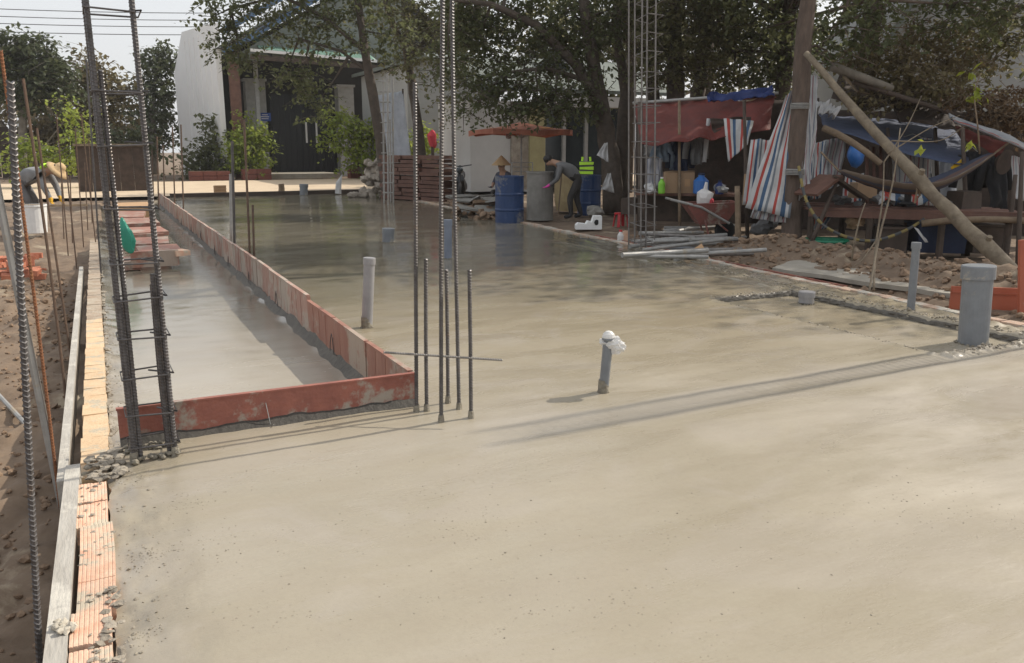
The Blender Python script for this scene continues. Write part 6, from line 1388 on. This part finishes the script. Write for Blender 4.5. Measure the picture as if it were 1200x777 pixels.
# bed platform
A, B_ = P(948, 244, 12.6), P(1215, 258, 11.4); zt2 = .62; A.z = B_.z = zt2
t = T('bed_platform', 'long rough wooden bed platform under the blue tarp', 'bed', Vector((uv(A, B_, .5).x, uv(A, B_, .5).y, 0)))
for k in range(6): MB().span(A + bk * (.1 + .2 * k) + Vector((0, 0, rnd(-.01, .01))), B_ + bk * (.1 + .2 * k), .185, .04).build('plank', 'wood_red', t)
MB().span(A - Vector((0, 0, .07)), B_ - Vector((0, 0, .07)), .05, .10).build('rail', 'wood_red', t)
for u in (.02, .3, .62, .9):
    for k in (.05, 1.1): p = uv(A, B_, u) + bk * k; MB().tube([Vector((p.x, p.y, -.1)), p - Vector((0, 0, .05))], .05, 7, wob=.08).build('leg', 'wood_dark', t)
cloth('crumpled pink and white blanket on the bed platform', (P(1030, 236, 12.6), P(1095, 238, 12.4), P(1092, 226, 13.4), P(1030, 226, 13.4)), 'stripe_b', 'blanket', 'blanket', amp=.08, freq=4)
t = T('folded_board', 'dark brown board propped like a roof on the bed platform by the trunk', 'board', P(970, 232, 12.6))
MB().span(P(944, 228, 12.4), P(974, 206, 12.5), .5, .04).build('left_leaf', 'wood_red', t); MB().span(P(974, 206, 12.5), P(1012, 232, 12.5), .5, .04).build('right_leaf', 'wood_dark', t)
mb = MB()
for k in range(12): mb.blob(P(rnd(980, 1085), rnd(232, 240), rnd(12.5, 13.2)), rnd(.05, .10), 1, (1.3, 1, .7), .4)
o = mb.build('bundles', 'shirt_dark'); tag(o, 'dark jumble of bundles lying on the bed platform', 'bundles'); stuff(o)
tag(MB().lathe(P(1063, 240, 12.4), [(.12, 0), (.13, .02), (.05, .05), (.05, .16), (.03, .2), (.002, .21)], 14).build('fan_base', 'rubber'), 'black pedestal standing on the bed platform edge', 'pedestal')
# hammock
hp = [P(983, 200, 12.2), P(1010, 214, 12), P(1055, 226, 11.9), P(1095, 222, 12), P(1130, 204, 12.2), P(1165, 180, 12.4)]
t = T('hammock', 'dark striped cloth hammock slung beneath the blue tarp', 'hammock', hp[2])
mb = MB(); uvs = []; vv = []; nn = 30; kk = 8
def cr(pts, u):
    n = len(pts) - 1; i = min(int(u * n), n - 1); f = u * n - i; p = [pts[max(0, i - 1)], pts[i], pts[i + 1], pts[min(n, i + 2)]]
    return .5 * ((2 * p[1]) + (p[2] - p[0]) * f + (2 * p[0] - 5 * p[1] + 4 * p[2] - p[3]) * f * f + (3 * p[1] - p[0] - 3 * p[2] + p[3]) * f ** 3)
for i in range(nn + 1):
    u = i / nn; c = cr(hp, u); w = .05 + .30 * math.sin(math.pi * u) ** .7
    for j in range(kk + 1):
        v = j / kk; a = (v - .5) * 2; vv.append(c + bk * (a * w * .8) + Vector((0, 0, a * a * w * .45 - .02 + .015 * nz(u * 9, v * 3, 2)))); uvs.append((u, v))
mb.add(vv, [(i * (kk + 1) + j, i * (kk + 1) + j + 1, (i + 1) * (kk + 1) + j + 1, (i + 1) * (kk + 1) + j) for i in range(nn) for j in range(kk)]); mb.uvs = uvs
o = mb.build('sling', 'stripe_d', t, smooth=True); sm = o.modifiers.new('thick', 'SOLIDIFY'); sm.thickness = .012
MB().tube([hp[-1], P(1185, 165, 12.5)], .015, 5).build('rope', 'wood', t); MB().tube([hp[0], P(962, 178, 12.3)], .015, 5).build('rope', 'wood', t)
# yellow black hose
hs = [P(936, 195, 12.2), P(945, 235, 12), P(965, 264, 11.9), P(1000, 280, 11.8), P(1030, 281, 11.8), P(1065, 268, 11.9), P(1092, 250, 12)]
mb = MB(); pts = [cr(hs, k / 40) for k in range(41)]; mb.tube(pts, .022, 8); mb.uvs = [(i // 8 / 40, 0) for i in range(len(mb.v))]
tag(mb.build('hose', 'stripe_hose', smooth=True), 'yellow and black hose looped below the bed platform', 'hose')
# green basin, dark boxes below the bed
b = P(968, 283, 12.5); b.z = .02; t = T('basin', 'green plastic basin lying below the bed platform', 'basin', b); MB().lathe(b, [(.22, 0), (.30, .14), (.33, .14), (.32, .16), (.28, .15), (.2, .02), (.001, .02)], 20).build('bowl', 'green_plastic', t)
for (px, py, w, h, m, lab) in ((1095, 292, .7, .42, 'navy_cloth', 'dark tub stored below the right half of the bed platform'), (1040, 285, .4, .36, 'wood_dark', 'dark crate stored below the middle of the bed platform'), (1150, 296, .5, .4, 'wood_dark', 'dark crate stored below the right end of the bed platform')):
    b = P(px, py, 12.4); b.z = .0; t = T('storage_crate', lab, 'crate', b)
    MB().box(b + Vector((0, 0, h / 2)), (w, .45, h), rot=-.5, jit=.02).build('box', m, t); MB().box(b + Vector((0, 0, h + .01)), (w + .05, .5, .03), rot=-.5).build('lid', m, t)
cloth('white scrap of plastic hanging in the dark below the bed', (P(1071, 266, 11.9), P(1076, 268, 11.9), P(1088, 284, 11.9), P(1084, 284, 11.9)), 'white_cloth', 'plastic_scrap', 'scrap', nu=4, nv=4, amp=.02)
# poles of the shelter on the right
for (x0, y0, x1, y1, d, lab) in ((1192, 320, 1198, 178, 11.3, 'thin dark pole at the right edge of the shelter'), (1178, 312, 1190, 205, 11.6, 'slanting dark pole next to the right edge of the shelter'), (950, 282, 980, 215, 12.3, 'thin forked stick propped by the tall straight trunk')):
    b = P(x0, y0, d); b.z = max(-.1, min(b.z, .1)); post(b, P(x1, y1, d), .032, 'wood_dark', lab, 'pole', 'pole')
post(P(1080, 262, 11.9), P(1230, 262, 11.2), .05, 'wood', 'bent branch tied along the front of the bed platform', 'branch', 'branch', bend=(0, 0, .06))
# more of the clutter in the camp
cloth('striped cloth hanging over the left end of the bed platform', (P(944, 168, 13.2), P(968, 166, 13.2), P(962, 232, 13.1), P(940, 236, 13.1)), 'stripe_a', nu=14, nv=12, amp=.06, folds=.03)
cloth('pink and white cloth hanging low beside the brown board', (P(990, 205, 13.4), P(1012, 203, 13.4), P(1010, 236, 13.4), P(988, 238, 13.4)), 'stripe_b', nu=10, nv=10, amp=.05)
cloth('pale crumpled sheet hanging behind the hammock', (P(1098, 178, 14), P(1122, 180, 14), P(1118, 236, 13.8), P(1094, 232, 13.8)), 'grey_cloth', nu=10, nv=10, amp=.07)
cloth('striped sheet showing at the far right edge of the shelter', (P(1186, 182, 12.4), P(1215, 186, 12.3), P(1215, 238, 12.2), P(1188, 232, 12.3)), 'stripe_c', nu=10, nv=10, amp=.05)
cloth('loose red tarp corner hanging under the striped awning', (P(1120, 146, 13), P(1180, 168, 12.6), P(1172, 184, 12.6), P(1126, 160, 12.9)), 'red_tarp', nu=12, nv=6, amp=.06)
for k, (px, py, d, m, r_, lab) in enumerate(((905, 262, 13.8, 'white_cloth', .12, 'dirty white bundle on the ground left of the trunk'), (893, 268, 13.6, 'shirt_dark', .14, 'dark grey bundle on the ground left of the trunk'), (1112, 240, 12.4, 'shirt_dark', .12, 'grey bundle at the right half of the bed platform'), (1000, 262, 12.6, 'cardboard', .12, 'brown crumpled bag below the bed platform'), (846, 222, 15.3, 'shirt_grey', .10, 'small grey bundle at the right end of the table'), (764, 222, 15.6, 'white_cloth', .09, 'small white bundle at the left end of the table'), (700, 250, 17.8, 'tank', .14, 'grey sack on the soil by the far blue barrel'))):
    c = P(px, py, d); mb = MB()
    for j in range(3): mb.blob(c + Vector((rnd(-.06, .06), rnd(-.06, .06), rnd(-.02, .05))), r_ * rnd(.7, 1), 2, (1.2, 1, .8), .4)
    tag(mb.build('bundle', m), lab, 'bundle')
for k, (x0, y0, x1, y1, d, lab) in enumerate(((872, 118, 876, 282, 14.2, 'rough post right of the wheelbarrow holding the stall roof'), (1040, 150, 1046, 245, 13.7, 'thin dark pole left of the white striped clothes'), (1096, 150, 1100, 250, 13.7, 'thin dark pole right of the white striped clothes'), (1128, 150, 1134, 300, 12.6, 'dark corner pole before the black coat'))):
    post(P(x1, y1, d), P(x0, y0, d), .035, 'wood_dark', lab, 'pole', 'pole')
for k, (px, py, w, h, d, m, lab) in enumerate(((1010, 232, .3, .22, 12.9, 'cardboard', 'brown carton on the left half of the bed platform'), (1128, 246, .36, .26, 12.3, 'wood_dark', 'dark wooden box at the right of the bed platform'), (885, 240, .3, .5, 14.2, 'cardboard', 'upright brown carton behind the hanging striped tarp'), (742, 250, .5, .3, 17.0, 'wood_dark', 'low dark box in the shade behind the rebar cage'))):
    c = P(px, py, d); t = T('cardboard_box' if m == 'cardboard' else 'wooden_box', lab, 'box', c); MB().box(c + Vector((0, 0, h / 2)), (w, .3, h), rot=-.4 + .3 * k, jit=.012).build('carton', m, t); MB().box(c + Vector((0, 0, h + .008)), (w * .98, .29, .012), rot=-.4 + .3 * k).build('lid', m, t)
# bare saplings
def sapling(label, base, paths, m='wood', leafm=None, lp=(), lsize=.1):
    t = T('sapling', label, 'sapling', base)
    for k, pth in enumerate(paths): MB().tube([cr(pth, i / 12) for i in range(13)] if len(pth) > 2 else pth, [r_ for r_ in [(.015 if k == 0 else .009) * (1 - .6 * i / 12) for i in range(13)]] if len(pth) > 2 else (.012 if k else .02), 6).build('stem' if k == 0 else 'branch', m, t, smooth=True)
    for p in lp:
        c = P(*p)
        for j in range(5):
            mb = MB(); leaves(mb, [c + Vector((rnd(-.07, .07), rnd(-.05, .05), rnd(-.06, .06)))], lsize); mb.build('leaf', leafm, t)
    return t
b = G(1024, 340, -.02); sapling('bare forked sapling growing in the soil before the bed platform', b, [[b, P(1026, 290, 9.6), P(1034, 235, 9.7), P(1036, 190, 9.8)], [P(1028, 280, 9.6), P(1010, 305, 9.5), P(1000, 312, 9.5)], [P(1036, 190, 9.8), P(1062, 150, 9.9), P(1080, 112, 10)], [P(1040, 180, 9.8), P(1090, 150, 10), P(1125, 135, 10)], [P(1045, 165, 9.8), P(1100, 165, 10), P(1130, 148, 10)]], 'wood_pale', 'leaf_yellow', ((1139, 165, 10), (1080, 172, 10)), .11)
b = G(1018, 345, -.02); sapling('thin straight twig standing left of the slim capped pipe', b, [[b, P(1030, 280, 9.5), P(1046, 215, 9.6), P(1055, 150, 9.7)]], 'wood_pale')
b = G(1000, 300, -.02) if False else P(998, 305, 10.5); sapling('short dry stick in the soil below the yellow and black hose', b, [[b, P(1002, 280, 10.4), P(1008, 255, 10.4), P(1014, 238, 10.5)]], 'wood_pale')
b = P(1148, 180, 12.2); sapling('yellow green leafy shoot hanging over the awning edge', b, [[b, P(1146, 150, 12), P(1142, 110, 12), P(1150, 85, 12)]], 'wood', 'leaf_yellow', ((1145, 106, 12), (1143, 116, 12), (1150, 112, 12), (1136, 82, 12)), .15)
# dry creeper over the roof
b = P(1060, 140, 13.6); t = T('creeper', 'dry brownish creeper matted over the shelter roof', 'creeper', b)
crown(t, [(1010, 65, 36, 26, 13.6, 700), (1050, 85, 45, 26, 13.6, 900), (1090, 105, 50, 22, 13.5, 900), (1060, 55, 40, 26, 14, 700), (1110, 70, 45, 36, 14, 900), (1020, 110, 30, 16, 13.4, 350), (1080, 40, 40, 24, 14.5, 500)], 'leaf_brown', .085, [P(990, 90, 13.6), P(1060, 110, 13.6), P(1110, 130, 13.6)], 'wood', 'foliage', 6, .006)
b = P(1180, 150, 13); t = T('creeper', 'rust brown dried bush above the striped awning', 'creeper', b)
crown(t, [(1165, 128, 30, 18, 13, 700), (1195, 140, 26, 22, 13, 700), (1140, 115, 24, 14, 13.2, 400), (1180, 110, 26, 14, 13.4, 350)], 'leaf_dry', .075, [P(1170, 150, 13)], 'wood', 'foliage', 6, .006)
b = P(1180, 60, 15); t = T('creeper', 'sparse green climber on the grey shed wall at the right', 'creeper', b)
crown(t, [(1140, 40, 45, 40, 16, 600), (1180, 60, 36, 40, 16, 380), (1190, 20, 40, 26, 16, 420), (1120, 70, 40, 30, 16, 450)], 'leaf2', .11, [P(1120, 90, 16)], 'wood', 'foliage', 6, .008)
for o in bpy.data.objects:
    if '_w' in o: del o['_w']
